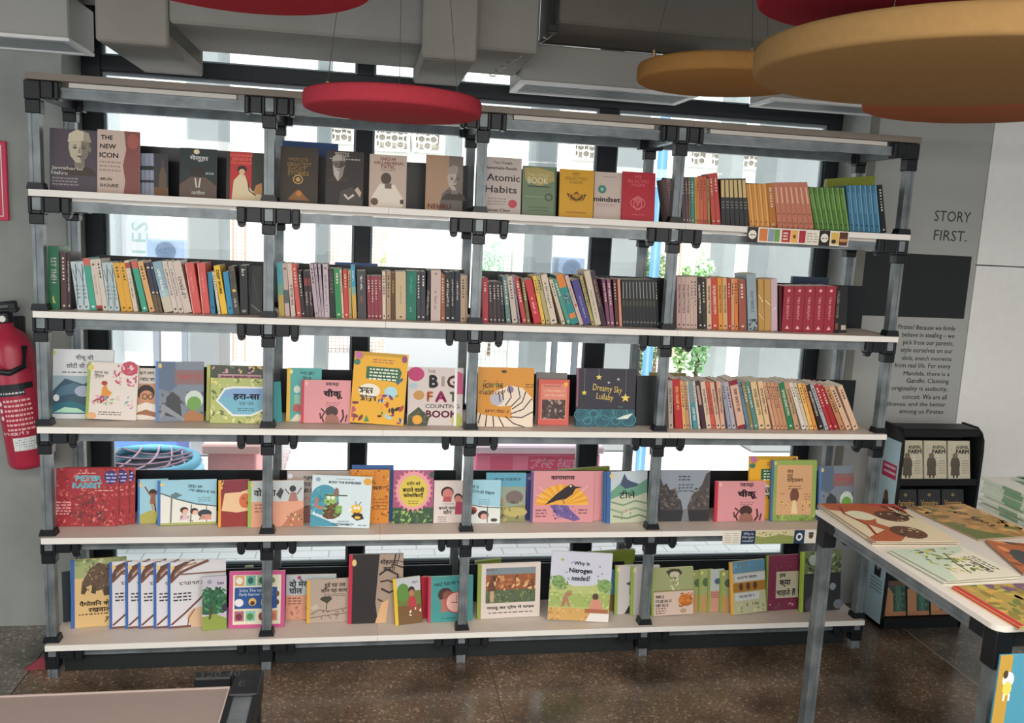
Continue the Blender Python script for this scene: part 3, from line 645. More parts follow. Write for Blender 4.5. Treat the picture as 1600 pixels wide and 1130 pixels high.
p = MB(); ink(p, [('r', .05, .05, .95, .95, '#e6dcdc'), ('r', .06, .06, .94, .94, '#cf3c5a'), ('x', .5, .72, .8, .2, '#ece4e4', 1), ('b', .1, .9, .45, 4, .1, '#e6d4d8')], .372, .32, lambda x, z, l: (x, -.0006 - l, z)); p.build('sign_print', r)
# ============================================================ display stand with paperbacks, right of the rack
r = empty('display_stand', 'black tiered cardboard display stand with pale blue side, right of the rack', 'display stand', (2.90, .20, 0))
W = .435; D = .165; H = 1.0; BLK = mat('#15191c', .5)
q = MB(); q.box(0, 0, 0, W, D, .055, BLK, bev=.003); q.build('base', r)
sp = [(0, 0), (D, 0), (D, H + .01), (.06, H + .01), (.025, H - .012), (.006, H - .045), (0, H - .10)]
for x in (0, W - .012):
    q = MB(); q.prism(sp, BLK, lambda p, s, t: (t, p, s), x, x + .012); q.build('side_panel', r)
q = MB(); q.box(.012, D - .012, .055, W - .012, D, H, BLK); q.build('back', r)
q = MB(); q.box(.012, .02, H - .035, W - .012, D - .012, H + .005, BLK, bev=.006); q.build('top', r)
for z in (.265, .51, .745):
    q = MB(); q.box(.012, .006, z - .016, W - .012, D - .012, z, BLK, bev=.002); q.box(.012, .003, z - .016, W - .012, .012, z + .018, BLK, bev=.002); q.build('tier', r)
MB().box(-.0015, .012, .02, -.0003, D - .01, H - .06, mat('#a9c4cc', .5)).build('side_print_panel', r, ).parent = r
for nm_, ar_ in (('side_label', [('r', .1, .8, .95, .88, '#b8325c'), ('b', .2, .9, .86, 2, .03, '#e8c0cc')]), ('side_figure', [('e', .52, .60, .22, .11, '#3d3c3c'), ('p', [(.3, .62), (.72, .62), (.8, .49), (.25, .49)], '#3a3a3c'), ('e', .5, .70, .13, .03, '#6a5040'), ('r', .38, .44, .46, .52, '#2a2a2c'), ('r', .56, .44, .64, .52, '#2a2a2c'), ('e', .74, .61, .08, .03, '#d8e0e0')]), ('side_portrait', [
      ('r', .35, .24, .75, .36, '#2a2e30'), ('e', .55, .31, .12, .035, '#8a9494'), ('b', .2, .9, .22, 4, .02, '#6f8a92')])):
    p = MB(); ink(p, ar_, D - .03, H - .1, lambda x, z, l: (-.002 - l, D - .015 - x, .03 + z)); p.build(nm_, r)
OX, OY = 2.90, .20
def stand_book(x, z, w, h, cover, art, label, group, lean=12):
    l = R_(lean); M = Matrix([[1, 0, 0, OX + x], [0, math.cos(l), math.sin(l), OY + .018], [0, -math.sin(l), math.cos(l), z + .012 * math.sin(l) + .001], [0, 0, 0, 1]])
    make_book('book', label, M, w, h, .012, cover, None, art, (), False, group)
AF = [('r', 0, 0, 1, 1, '#b5b09c'), ('t', 'ANIMAL', .66, .84, .6, '#3a3a36', {'b': .02, 'h': .09}), ('t', 'FARM', .66, .73, .6, '#2e2e2c', {'b': .03, 'h': .11}), ('t', '2', .62, .58, .14, '#f0ece0', {'b': .04, 'h': .12}), ('e', .32, .42, .22, .2, '#5d564c'), ('p', [(.14, .42), (.5, .42), (.52, .14), (.1, .14)], '#585248'),
      ('e', .32, .63, .12, .07, '#7a6a5c'), ('r', .2, .08, .28, .16, '#3a3632'), ('r', .36, .08, .44, .16, '#3a3632'), ('r', 0, .0, 1, .06, '#8f8a78'), ('b', .62, .95, .5, 6, .06, '#8f8a7a'), ('s', .05, .5, .2, .9, 8, .03, ['#9a9684'], 2)]
for i, t in enumerate(('left', 'middle', 'right')): stand_book(.022 + .128 * i, .745, .118, .195, '#b9b4a2', AF, f'cream paperback with grey coated figure, {t} on the display stand top tier', 'cream paperbacks on the display stand')
VB = [('r', 0, 0, 1, 1, '#33353a'), ('t', 'Vampire', .5, .62, .8, '#c8a860', {'h': .22, 'b': .01}), ('b', .3, .7, .45, 1, .06, '#a88f58'), ('e', .5, .86, .08, .04, '#8a7a50'), ('e', .5, .12, .18, .12, '#6a5a4a')]
for i, t in enumerate(('left', 'middle', 'right')): stand_book(.022 + .128 * i, .51, .118, .185, '#33353a', VB, f'dark paperback with gold script title, {t} on the display stand second tier', 'dark paperbacks on the display stand')
TO = [('r', 0, 0, 1, 1, '#3c5a50'), ('r', 0, 0, 1, .12, '#b07a58'), ('p', [(0, .12), (0, .7), (.25, .78), (.42, .6), (.42, .12)], '#b88560'), ('r', .55, .12, .8, .8, '#4c7a68'), ('s', .45, .12, .95, .95, 26, .07, ['#557f60', '#35504a', '#6f8f70'], 4), ('r', 0, .82, 1, .95, '#7a5a4c')]
for i, t in enumerate(('left', 'middle', 'right')): stand_book(.022 + .128 * i, .265, .118, .19, '#3c5a50', TO, f'green and orange paperback, {t} on the display stand third tier', 'green and orange paperbacks on the display stand')
for i, t in enumerate(('left', 'middle', 'right')): stand_book(.022 + .128 * i, .056, .118, .18, '#3c5a50', TO, f'green and orange paperback, {t} on the display stand lowest tier', 'green and orange paperbacks on the display stand')
# ============================================================ table at right with picture books lying on it
TZ = .90; TX0, TY0, TY1 = 2.0, -1.56, -.63
tb = empty('display_table', 'white topped display table on galvanised legs at right, picture books lying on it', 'table', (TX0, TY0, 0))
def T_(mb, n): o = mb.build(n, tb); o.matrix_parent_inverse = Matrix.Translation((-TX0, -TY0, 0)); return o
q = MB(); rc = .03; TXR = 3.2
prof = [(TX0 + rc + rc * math.cos(R_(a)), TY0 + rc + rc * math.sin(R_(a))) for a in range(180, 271, 15)] + [(TXR, TY0), (TXR, TY1), (TX0, TY1)]
q.prism(prof, mat('#cfcac2', .45), lambda p, s, t: (p, s, t), TZ - .016, TZ); T_(q, 'table_top')
for x in (TX0 + .012, TXR - .06):
    q = MB(); q.prism([(0, 0), (0, .012), (.003, .012), (.003, .026), (0, .026), (0, .04), (.04, .04), (.04, 0)], M_GALV, lambda p, s, t: (x + p, t, TZ - .058 + s), TY0 + .05, TY1 - .04); T_(q, 'rail')
for y in (TY0 + .012, TY1 - .052):
    q = MB(); q.box(TX0 + .06, y, TZ - .058, TXR - .07, y + .04, TZ - .018, M_GALV); T_(q, 'rail')
for x in (TX0 + .008, TXR - .062):
    for y in (TY0 + .006, TY1 - .058):
        q = MB(); q.box(x, y, TZ - .125, x + .054, y + .052, TZ - .0165, M_PLAST, bev=.004)
        sy = 1 if y < -1 else -1; y0, y1 = sorted((y + .026 + sy * .026, y + .026 + sy * .085)); q.box(x + .002, y0, TZ - .062, x + .05, y1, TZ - .0165, M_PLAST, bev=.004)
        x0, x1 = (x + .054, x + .12) if x < 2.5 else (x - .066, x); q.box(x0, y + .002, TZ - .062, x1, y + .05, TZ - .0165, M_PLAST, bev=.004)
        T_(q, 'corner_connector')
        q = MB(); h = .02; cx, cy = x + .027, y + .006; q.prism([(-h, 0), (-.008, 0), (-.008, .004), (.008, .004), (.008, 0), (h, 0), (h, .04), (-h, .04)], M_GALV, lambda p, s, t: (cx + p, cy + s, t), 0, TZ - .125); T_(q, 'leg')
def flat_book(px, z, t, cover, spine, art, label, u=None, hard=False, group=None, curl=0):
    """a book lying on its back; px = four cover corners (spine-bottom, spine-top, fore-top, fore-bottom) seen in the photo, used for place, turn and size"""
    P = [atZ(x, y, z + t) for x, y in px]; a = (P[0] + P[1]) / 2; b = (P[2] + P[3]) / 2
    H = (np.linalg.norm(P[1] - P[0]) + np.linalg.norm(P[2] - P[3])) / 2; dx = b - a; W = np.linalg.norm(dx); dx = dx / W
    up = np.array([-dx[1], dx[0], 0]); c = (a + b) / 2; o = c - dx * W / 2 - up * H / 2
    M = Matrix([[dx[0], 0, up[0], o[0]], [dx[1], 0, up[1], o[1]], [0, -1, 0, z + t + .0004], [0, 0, 0, 1]])
    return make_book('book', label, M, W, H, t, cover, spine, art, (), hard, group, page='#8f8a7e')
SKIN = '#b08060'
flat_book([(1412, 791), (1512, 789), (1625, 838), (1528, 841)], TZ, .007, '#b08a58', '#8a6a40', [('r', 0, 0, 1, 1, '#b58e58'), ('s', 0, 0, 1, 1, 70, .09, ['#c79a58', '#8f6a3c', '#a87c48', '#d0ac70', '#7a7a48'], 3), ('p', [(.5, 0), (1, 0), (1, .6), (.8, .3)], '#6f7a40'), ('x', .5, .62, .45, .1, '#3c2c1c')], 'brown landscape picture book lying at the far side of the display table')
flat_book([(1280, 789), (1392, 790), (1486, 843), (1372, 856)], TZ, .008, '#e2c3a4', '#b05040', [('r', 0, 0, 1, 1, '#e4c8a8'), ('p', [(0, 0), (0, .75), (.2, .85), (.3, .5), (.55, .35), (.8, .55), (1, .3), (1, 0), (.9, .0), (.72, .32), (.5, .16), (.25, .2), (.18, 0)], '#b8623c'), ('p', [(0, .4), (.1, .85), (.3, .95), (.14, 1), (0, 1)], '#c04838'),
     ('e', .34, .3, .13, .16, '#eed6b8'), ('e', .36, .68, .15, .2, '#6a4430'), ('e', .78, .56, .16, .2, '#6f4a34'), ('s', .24, .55, .48, .82, 16, .02, ['#e8d0a8', '#3a2418'], 3), ('s', .66, .42, .9, .7, 16, .02, ['#e8d0a8', '#3a2418'], 8), ('l', [(.1, .2), (.3, .12), (.6, .2), (.85, .12)], .025, '#9a3a2c'), ('x', .25, .9, .36, .08, '#4a3628'), ('x', .22, .78, .3, .08, '#4a3628')], 'cream picture book mostly hidden under the one with the brown hair drawing')
flat_book([(1283, 787), (1395, 788), (1490, 840), (1377, 853)], TZ + .0085, .008, '#e2c3a4', '#b05040', [('r', 0, 0, 1, 1, '#e4c8a8'), ('p', [(0, 0), (0, .75), (.2, .85), (.3, .5), (.55, .35), (.8, .55), (1, .3), (1, 0), (.9, .0), (.72, .32), (.5, .16), (.25, .2), (.18, 0)], '#b8623c'), ('p', [(0, .4), (.1, .85), (.3, .95), (.14, 1), (0, 1)], '#c04838'),
     ('e', .34, .3, .13, .16, '#eed6b8'), ('e', .36, .68, .15, .2, '#6a4430'), ('e', .78, .56, .16, .2, '#6f4a34'), ('s', .24, .55, .48, .82, 16, .02, ['#e8d0a8', '#3a2418'], 3), ('s', .66, .42, .9, .7, 16, .02, ['#e8d0a8', '#3a2418'], 8), ('l', [(.1, .2), (.3, .12), (.6, .2), (.85, .12)], .025, '#9a3a2c'), ('x', .25, .9, .36, .08, '#4a3628'), ('x', .22, .78, .3, .08, '#4a3628')], 'cream picture book with long brown hair drawing at the left edge of the display table')
flat_book([(1548, 853), (1690, 850), (1760, 905), (1616, 904)], TZ, .009, '#b86a3a', '#4a4640', [('r', 0, 0, 1, 1, '#b9683a'), ('s', 0, 0, 1, 1, 70, .08, ['#c87a44', '#8f4a2a', '#d89058', '#5a4a40'], 5), ('e', .6, .4, .2, .2, '#e0d4c0'), ('e', .55, .2, .3, .12, '#4a4a50')], 'orange picture book lying at the right edge, between the brown and the red-spined books')
flat_book([(1387, 861), (1495, 857), (1592, 904), (1472, 911)], TZ, .007, '#cfd2c0', '#a9a892', [('r', 0, 0, 1, 1, '#d6d2be'), ('p', [(0, 0), (0, 1), (.18, .9), (.3, .6), (.6, .4), (.8, .2), (1, .15), (1, 0)], '#b9c8b4'), ('s', .05, .2, .8, .75, 60, .05, ['#8fa050', '#b0a840', '#7a8a4a', '#c8b848', '#5f7050'], 7), ('l', [(.2, .6), (.5, .5), (.85, .45)], .02, '#5a6a3a'), ('b', .35, .8, .88, 3, .06, '#6a6a58'), ('x', .72, .72, .4, .08, '#4a4a3c')], 'pale green picture book just showing under its upper copy at the display table edge')
flat_book([(1392, 859), (1500, 854), (1597, 900), (1478, 907)], TZ + .0075, .007, '#cfd2c0', '#a9a892', [('r', 0, 0, 1, 1, '#d6d2be'), ('p', [(0, 0), (0, 1), (.18, .9), (.3, .6), (.6, .4), (.8, .2), (1, .15), (1, 0)], '#b9c8b4'), ('s', .05, .2, .8, .75, 60, .05, ['#8fa050', '#b0a840', '#7a8a4a', '#c8b848', '#5f7050'], 7), ('l', [(.2, .6), (.5, .5), (.85, .45)], .02, '#5a6a3a'), ('b', .35, .8, .88, 3, .06, '#6a6a58'), ('x', .72, .72, .4, .08, '#4a4a3c')], 'pale green picture book lying uppermost at the middle of the display table edge')
flat_book([(1588, 979), (1492, 916), (1612, 911), (1730, 972)], TZ, .010, '#b0a050', '#c02838', [('r', 0, 0, 1, 1, '#a89048'), ('r', 0, 0, .06, 1, '#c42a3c'), ('s', .06, 0, 1, 1, 60, .09, ['#b8a850', '#8a7a38', '#c89a48', '#6f7a3a'], 6), ('s', .1, .8, 1, 1, 10, .08, ['#7a5a78'], 2)], 'olive picture book with bright red spine at the near corner of the display table', hard=True)
c = atZ(1529, 790, .9) - np.array([0, .29, 0])
for i in range(9):
    dx = .012 * math.sin(i * 2.3); z = TZ + .0128 * i
    M = Matrix([[1, 0, 0, c[0] + dx + .012 * (i % 2)], [0, 0, 1, c[1] + .5 * dx], [0, -1, 0, z + .0124], [0, 0, 0, 1]])
    nm = ['lowest', 'second from the bottom', 'third from the bottom', 'fourth from the bottom', 'middle one', 'fourth from the top', 'third from the top', 'second from the top', 'topmost'][i]
    art = [('r', 0, 0, 1, 1, '#d4d8cc'), ('s', .2, 0, 1, 1, 30, .1, ['#8fae8f', '#6f9478', '#b8c8b4'], 3)]
    make_book('magazine', f'white and green magazine, {nm} in the pile at the right edge', M, .42, .29, .0119, '#d4d8cc', '#a9b8ac', art if i == 8 else (), [('r', .0, .3, 1, .62, '#6f9478'), ('r', .1, .05, .6, .25, '#8fae8f')], False, 'pile of magazines on the display table', 'magazine')
# blue display board with a yellow edge near the table's front leg
a = atY(1564, 1024, -1.72); r = empty('display_board', 'blue board with yellow edge standing before the display table, bottom right corner', 'board', (a[0], -1.72, 0)); H = a[2]
MB().box(0, 0, 0, .34, .006, H, mat('#45889f', .5), bev=.001).build('board', r)
p = MB(); ink(p, [('r', 0, 0, .1, 1, '#a8883a'), ('e', .085, .93, .045, .022, '#e8e4d8'), ('e', .085, .905, .035, .02, '#d8b050'), ('e', .06, .945, .02, .012, '#4a4030'), ('r', .06, .87, .075, .89, '#d8d4c8'), ('r', .1, .87, .115, .89, '#d8d4c8'), ('p', [(.1, .3), (.1, .55), (.4, .62), (.7, .56), (1, .64), (1, .3)], '#4c90a6')], .34, H, lambda x, z, l: (x, -.0006 - l, z)); p.build('board_print', r)
# table at the lower left corner of the photo
LZ = .75; a = atZ(412, 1048, LZ); b = atZ(350, 1071, LZ); LX1, LY1 = a[0], a[1]
lt = empty('low_table', 'grey topped table with black corner fitting at the lower left of the photo', 'table', (LX1, LY1, 0))
def L_(mb, n): o = mb.build(n, lt); o.matrix_parent_inverse = Matrix.Translation((-LX1, -LY1, 0)); return o
tx1 = b[0] + .015; ty1 = b[1] - .004
q = MB(); q.box(-1.2, ty1 - 1.0, LZ - .018, tx1, ty1, LZ - .004, mat('#857873', .3), bev=.003); L_(q, 'table_top')
q = MB(); q.box(-1.2, ty1 - .004, LZ - .006, tx1, ty1, LZ - .001, mat('#a0928c', .4)); q.box(tx1 - .004, ty1 - 1, LZ - .006, tx1, ty1 - .004, LZ - .001, mat('#a0928c', .4)); L_(q, 'edge_band')
q = MB(); q.box(tx1 - .09, LY1 - .034, LZ - .06, tx1 - .002, LY1, LZ + .004, M_PLAST, bev=.004); q.box(tx1 + .002, LY1 - .115, LZ - .06, LX1, LY1, LZ + .004, M_PLAST, bev=.004); q.box(tx1 - .002, LY1 - .034, LZ - .06, tx1 + .002, LY1, LZ + .003, M_PLAST)
q.box(tx1 + .006, LY1 - .05, LZ - .14, LX1 - .004, LY1 - .004, LZ - .06, M_PLAST, bev=.003)
c = L_(q, 'corner_connector')
p = MB(); ink(p, [('t', '120-40', .38, .82, .6, '#4a4c4c'), ('t', 'E', .75, .35, .1, '#4a4c4c')], LX1 - tx1 + .08, .1, lambda x, z, l: (tx1 - .085 + x, LY1 - .1 + z, LZ + .0045 + l)); L_(p, 'moulded_lettering')
q = MB(); q.box(tx1 + .014, ty1 - 1.0, LZ - .045, LX1 - .012, LY1 - .115, LZ - .002, M_GALV); q.box(tx1 + .002, ty1 - 1., LZ - .05, tx1 + .014, LY1 - .115, LZ + .002, M_PLAST); q.box(LX1 - .012, ty1 - 1., LZ - .05, LX1, LY1 - .115, LZ + .002, M_PLAST); L_(q, 'rail')
for x, y in ((tx1 + .01, LY1 - .046), (tx1 + .01, ty1 - .95), (-1.18, LY1 - .046), (-1.18, ty1 - .95)):
    q = MB(); q.box(x, y, 0, x + .038, y + .038, LZ - (.14 if y > LY1 - .1 and x > 0 else .019), M_GALV); L_(q, 'leg')
# a red floor wedge by the rack's left foot
a = atZ(78, 1052, 0); r = empty('door_wedge', 'small dark red wedge on the floor at the left foot of the rack', 'wedge', (a[0] - .06, a[1] + .03, 0))
MB().prism([(-.05, 0), (.05, 0), (.05, .07)], mat('#8a3a44', .6), lambda p, s, t: (p, t, s), 0, .03).build('wedge_body', r)
# ============================================================ face-out books, top shelf
def portrait(cx, cy, s, skin, cap=None, hair=None, beard=None, dark='#4a4038', asp=.68):
    def mix(h, k): return '#' + ''.join('%02x' % int(int(h[i:i + 2], 16) * k) for i in (1, 3, 5))
    v = lambda q: s * asp * q; sh = mix(skin, .72); A = []
    A.append(('p', [(cx - s * 1.5, cy - v(2.3)), (cx - s * 1.1, cy - v(1.75)), (cx - s * .4, cy - v(1.4)), (cx + s * .5, cy - v(1.4)), (cx + s * 1.1, cy - v(1.75)), (cx + s * 1.35, cy - v(2.3))], mix(dark, 1.0)))
    A.append(('p', [(cx - s * .36, cy - v(.7)), (cx - s * .4, cy - v(1.6)), (cx + s * .42, cy - v(1.6)), (cx + s * .4, cy - v(.7))], sh))
    A.append(('p', [(cx - s * .8, cy + v(.9)), (cx - s * .84, cy + v(.1)), (cx - s * .7, cy - v(.6)), (cx - s * .3, cy - v(1.15)), (cx + s * .15, cy - v(1.18)), (cx + s * .62, cy - v(.65)), (cx + s * .8, cy + v(.1)), (cx + s * .8, cy + v(.9)), (cx + s * .4, cy + v(1.3)), (cx - s * .4, cy + v(1.3))], skin))
    A.append(('p', [(cx + s * .2, cy + v(1.0)), (cx + s * .12, cy + v(.2)), (cx + s * .2, cy - v(.3)), (cx + s * .05, cy - v(.7)), (cx + s * .15, cy - v(1.18)), (cx + s * .62, cy - v(.65)), (cx + s * .8, cy + v(.1)), (cx + s * .8, cy + v(.9))], sh))
    A.append(('e', cx + s * .84, cy + v(.05), s * .1, v(.24), sh))
    if cap: A += [('p', [(cx - s * .92, cy + v(.62)), (cx - s * .8, cy + v(1.35)), (cx - s * .2, cy + v(1.75)), (cx + s * .75, cy + v(1.5)), (cx + s * .95, cy + v(.66)), (cx + s * .1, cy + v(.8))], cap), ('p', [(cx + s * .3, cy + v(.78)), (cx + s * .35, cy + v(1.62)), (cx + s * .75, cy + v(1.5)), (cx + s * .95, cy + v(.66))], mix(cap, .82))]
    for q in (-.34, .34): A += [('e', cx + s * q, cy + v(.14), s * .17, v(.1), mix(skin, .6)), ('e', cx + s * q, cy + v(.12), s * .09, v(.06), dark), ('p', [(cx + s * (q - .22), cy + v(.3)), (cx + s * q, cy + v(.4)), (cx + s * (q + .2), cy + v(.32)), (cx + s * q, cy + v(.33))], dark)]
    A.append(('p', [(cx + s * .02, cy + v(.2)), (cx - s * .14, cy - v(.3)), (cx + s * .12, cy - v(.34)), (cx + s * .1, cy + v(.2))], mix(skin, .8)))
    if beard: A += [('p', [(cx - s * .8, cy + v(.1)), (cx - s * .66, cy - v(1.3)), (cx - s * .1, cy - v(2.3)), (cx + s * .5, cy - v(1.5)), (cx + s * .78, cy + v(.1)), (cx + s * .45, cy - v(.35)), (cx - s * .4, cy - v(.35))], beard), ('p', [(cx + s * .1, cy - v(.5)), (cx + s * .0, cy - v(2.1)), (cx + s * .5, cy - v(1.5)), (cx + s * .78, cy + v(.1))], mix(beard, .8))]
    A.append(('p', [(cx - s * .26, cy - v(.6)), (cx, cy - v(.54)), (cx + s * .26, cy - v(.6)), (cx, cy - v(.7))], mix(skin, .5))); return A
face(1, 78, 152, 203, '#5b5460', [('r', 0, 0, 1, 1, '#57505c')] + portrait(.62, .68, .27, '#b8b09c', '#c4bca6') + [('t', 'Jawaharlal', .36, .36, .66, '#dcd8d0', {'b': .02, 'h': .07}), ('t', 'Nehru', .2, .285, .34, '#dcd8d0', {'b': .02, 'h': .06}), ('b', .05, .6, .2, 3, .05, '#9a949a')], 'dark grey book with a man in pale cap, leftmost on the top shelf', yaw=6)
face(1, 152, 218, 205, '#b9a79a', [('r', 0, 0, .66, 1, '#bcaa9e'), ('p', [(.62, 0), (.66, .2), (.6, .45), (.68, .7), (.63, 1), (1, 1), (1, 0)], '#8c5450'), ('e', .84, .84, .14, .12, '#a86058'), ('t', 'THE', .22, .88, .28, '#3a302c', {'b': .02}), ('t', 'NEW', .25, .74, .38, '#3a302c', {'b': .02}), ('t', 'ICON', .27, .6, .44, '#3a302c', {'b': .02}), ('b', .05, .55, .49, 3, .065, '#a08a80'), ('t', 'ARUN', .2, .22, .28, '#4a3a36', {'b': .02}), ('t', 'SHOURIE', .28, .12, .44, '#4a3a36', {'b': .02})],
     'cream and brick-red book titled in spaced dark capitals, second on the top shelf', yaw=4)
for i in range(4):
    face(1, 214 + 7 * i, 242 + 7 * i, 241, '#3a3d44', [('r', 0, 0, .2, 1, '#8c94a8'), ('r', 0, .3, .2, .36, '#2a2c30'), ('r', 0, .6, .2, .7, '#2a2c30'), ('p', [(.45, 0), (.9, 0), (.9, .5), (.7, .8), (.5, .5)], '#6a5a48'), ('r', .2, 0, 1, .2, '#7a5638'), ('e', .7, .78, .12, .1, '#504a4c')] if i == 3 else [('r', 0, 0, .3, 1, '#8c94a8'), ('r', 0, .3, .3, .36, '#2a2c30'), ('r', 0, .6, .3, .7, '#2a2c30')],
         ('dark book with pale blue spine, ' + ['first', 'second', 'third', 'frontmost'][i] + ' of the four fanned on the top shelf'), Y=.155 - .013 * i, yaw=10, T=.008, group='four fanned dark books on the top shelf')
face(1, 280, 338, 233, '#2e3a3a', [('r', 0, .45, 1, 1, '#2f3c3c'), ('e', .48, .52, .2, .12, '#3a322e'), ('p', [(.0, .0), (.0, .25), (.3, .42), (.7, .42), (1, .25), (1, 0)], '#6a5a50'), ('l', [(.42, .4), (.46, .2)], .04, '#c8c0b8'), ('l', [(.56, .4), (.52, .2)], .04, '#c8c0b8'), ('t', 'मेलूहा', .52, .8, .5, '#dcdcd4', {'b': .02, 'h': .14}), ('e', .45, .93, .08, .05, '#d8c8a0'), ('t', 'अमीश', .5, .1, .38, '#e4dcd0', {'b': .02, 'h': .09}), ('b', .7, .95, .5, 1, .1, '#8f9a98')],
     'dark green-grey book with a bare back seen from behind, left bay of the top shelf')
face(1, 353, 411, 239, '#3c3430', [('r', .1, 0, .68, 1, '#c43a38'), ('r', .7, .0, 1, 1, '#3f4238'), ('t', 'KHUSHWANT', .4, .93, .62, '#e07a68', {'h': .06}), ('t', 'SINGH', .4, .85, .5, '#e07a68', {'h': .06}), ('t', 'THE COMPANY', .4, .77, .6, '#e07a68', {'h': .05}), ('e', .42, .64, .13, .08, '#35302c'), ('e', .42, .59, .08, .06, '#d0ac88'), ('p', [(.15, 0), (.2, .4), (.36, .54), (.5, .52), (.6, .3), (.7, .2), (1, .12), (1, 0)], '#dcc6a2'), ('p', [(.72, .12), (.8, .32), (.96, .38), (.98, .15)], '#c08a50'), ('l', [(.58, .4), (.62, .2), (.8, .1)], .03, '#3a2c24')],
     'red and dark book with a seated pale figure, just left of the second rack post')
face(1, 437, 496, 231, '#3c342e', [('r', 0, 0, 1, 1, '#453c34'), ('t', "WORLD'S", .46, .78, .54, '#c0a060', {'b': .01}), ('t', 'GREATEST', .5, .69, .64, '#c0a060', {'b': .01}), ('t', 'SHORT', .44, .61, .48, '#c0a060', {'b': .01}), ('t', 'STORIES', .48, .53, .56, '#c8a868', {'b': .01}), ('o', .47, .42, .12, .075, .03, '#c0a060'), ('e', .47, .42, .06, .04, '#c0a060'), ('p', [(.2, .05), (.4, .2), (.5, .24), (.7, .1), (.8, .04)], '#9a6a40'), ('e', .5, .17, .08, .05, '#c8823c')],
     'dark brown book with gold capitals, just right of second post, top shelf')
face(1, 508, 567, 237, '#3a3634', [('r', 0, 0, 1, 1, '#3c3836')] + portrait(.34, .72, .2, '#7a6e66', '#a8a29a', None, '#b4aca4', asp=.62) + [('p', [(.5, .1), (.85, .35), (.95, .25), (.9, .1)], '#b8a898'), ('p', [(.35, .0), (.4, .25), (.7, .35), (.98, .1), (.98, 0)], '#55504c'), ('l', [(.5, .2), (.6, .12), (.75, .2)], .06, '#c8c0b4'), ('t', 'सद्गुरु', .42, .93, .4, '#c8c4bc', {'h': .08, 'b': .015}), ('b', .1, .9, .85, 1, .05, '#a8a49c')],
     'dark book with a white-bearded man on the top shelf')
face(1, 576, 634, 243, '#b4a294', [('r', 0, 0, 1, 1, '#b8a698'), ('t', 'SARDAR', .5, .92, .44, '#a84a44', {'b': .01}), ('t', 'VALLABHBHAI', .5, .845, .8, '#a84a44', {'b': .01}), ('t', 'PATEL', .5, .77, .38, '#a84a44', {'b': .01}), ('b', .3, .7, .71, 1, .04, '#8a7a70'), ('e', .45, .55, .14, .11, '#5a4e48'), ('p', [(.05, 0), (.08, .2), (.28, .44), (.68, .44), (.9, .2), (.92, .02), (.7, 0)], '#d8cec0'), ('e', .15, .1, .1, .07, '#6f5a4c'), ('r', .42, .36, .6, .46, '#7a6a60'), ('r', .84, .08, .93, .16, '#4a4440')],
     'beige book with a white-robed figure and red capitals, third right of the second post')
face(1, 664, 722, 244, '#a48468', [('r', 0, 0, 1, 1, '#a88a70'), ('r', .62, 0, 1, 1, '#7a6e68'), ('p', [(.35, 0), (.45, .3), (.6, .4), (1, .3), (1, 0)], '#6a6460')] + portrait(.78, .56, .24, '#b0a498', '#9a9088', asp=.66) + [('t', 'NEHRU', .38, .07, .62, '#9a3a30', {'h': .09, 'b': .01})],
     'tan book with half a capped face, just left of the third rack post')
face(1, 755, 813, 247, '#b8aea6', [('r', 0, 0, 1, 1, '#bab0a8'), ('t', 'Tiny Changes,', .5, .9, .52, '#4a4644', {'b': .01}), ('t', 'Remarkable Results', .46, .81, .84, '#4a4644', {'b': .015}), ('t', 'Atomic', .52, .64, .9, '#7a7270', {'b': .015, 'h': .13}), ('t', 'Habits', .46, .43, .86, '#7a7270', {'b': .015, 'h': .13}), ('b', .1, .6, .26, 3, .05, '#9a908a'), ('e', .78, .18, .12, .075, '#c4525c'), ('t', 'James Clear', .4, .05, .66, '#5a524e', {'b': .015, 'h': .07})],
     'pale grey-cream book with large grey title, just right of the third rack post')
face(1, 815, 868, 261, '#74846a', [('r', 0, 0, 1, 1, '#75876c'), ('p', [(.05, .95), (.4, .98), (.9, .9), (.95, .72), (.5, .6), (.08, .7)], '#a89a62'), ('t', 'THE LITTLE', .45, .82, .6, '#c8c090', {'h': .06}), ('t', 'BOOK', .45, .71, .6, '#d0ccb0', {'h': .13}), ('r', .15, .58, .8, .6, '#3c4a3c'), ('o', .78, .38, .1, .065, .04, '#4c6050'), ('b', .1, .65, .38, 1, .05, '#8f9c80'), ('b', .2, .8, .16, 2, .06, '#5c7058'), ('r', .95, 0, 1, 1, '#4c6c58')],
     'sage green book with gold patch, between pale grey and yellow books')
SP = lambda bgc, inkc, txt: [('r', 0, 0, 1, 1, bgc), ('t', txt, .48, .9, .2, inkc), ('t', 'SELECTED', .48, .81, .66, inkc, {'h': .06}), ('t', 'POEMS', .48, .73, .4, inkc, {'h': .055})]
face(1, 873, 926, 266, '#c8952c', SP('#cb9a30', '#7a5a1c', 'MY') + [('p', [(.2, .5), (.32, .36), (.5, .32), (.7, .36), (.8, .5), (.6, .47), (.5, .56), (.4, .47)], '#6a4c1c'), ('o', .5, .44, .2, .1, .02, '#cb9a30'), ('p', [(.35, .45), (.5, .38), (.65, .45), (.5, .5)], '#c08a28'), ('b', .2, .8, .1, 1, .04, '#7a5a1c')], 'yellow book with a dark ornamental flower, between sage green and white books')
face(1, 927, 971, 270, '#b9aca2', [('r', 0, 0, 1, 1, '#bdb0a6'), ('b', .3, .8, .9, 1, .03, '#8a807a'), ('e', .28, .63, .15, .09, '#4a8a80'), ('e', .28, .63, .06, .035, '#8fb8ae'), ('t', 'mindset', .46, .42, .94, '#2c2a2a', {'b': .02, 'h': .11}), ('b', .1, .75, .31, 1, .04, '#b07a70'), ('l', [(.1, .27), (.75, .27)], .012, '#b08a80')], 'white book with a teal dot and black lowercase title, between yellow and red books', Y=.12)
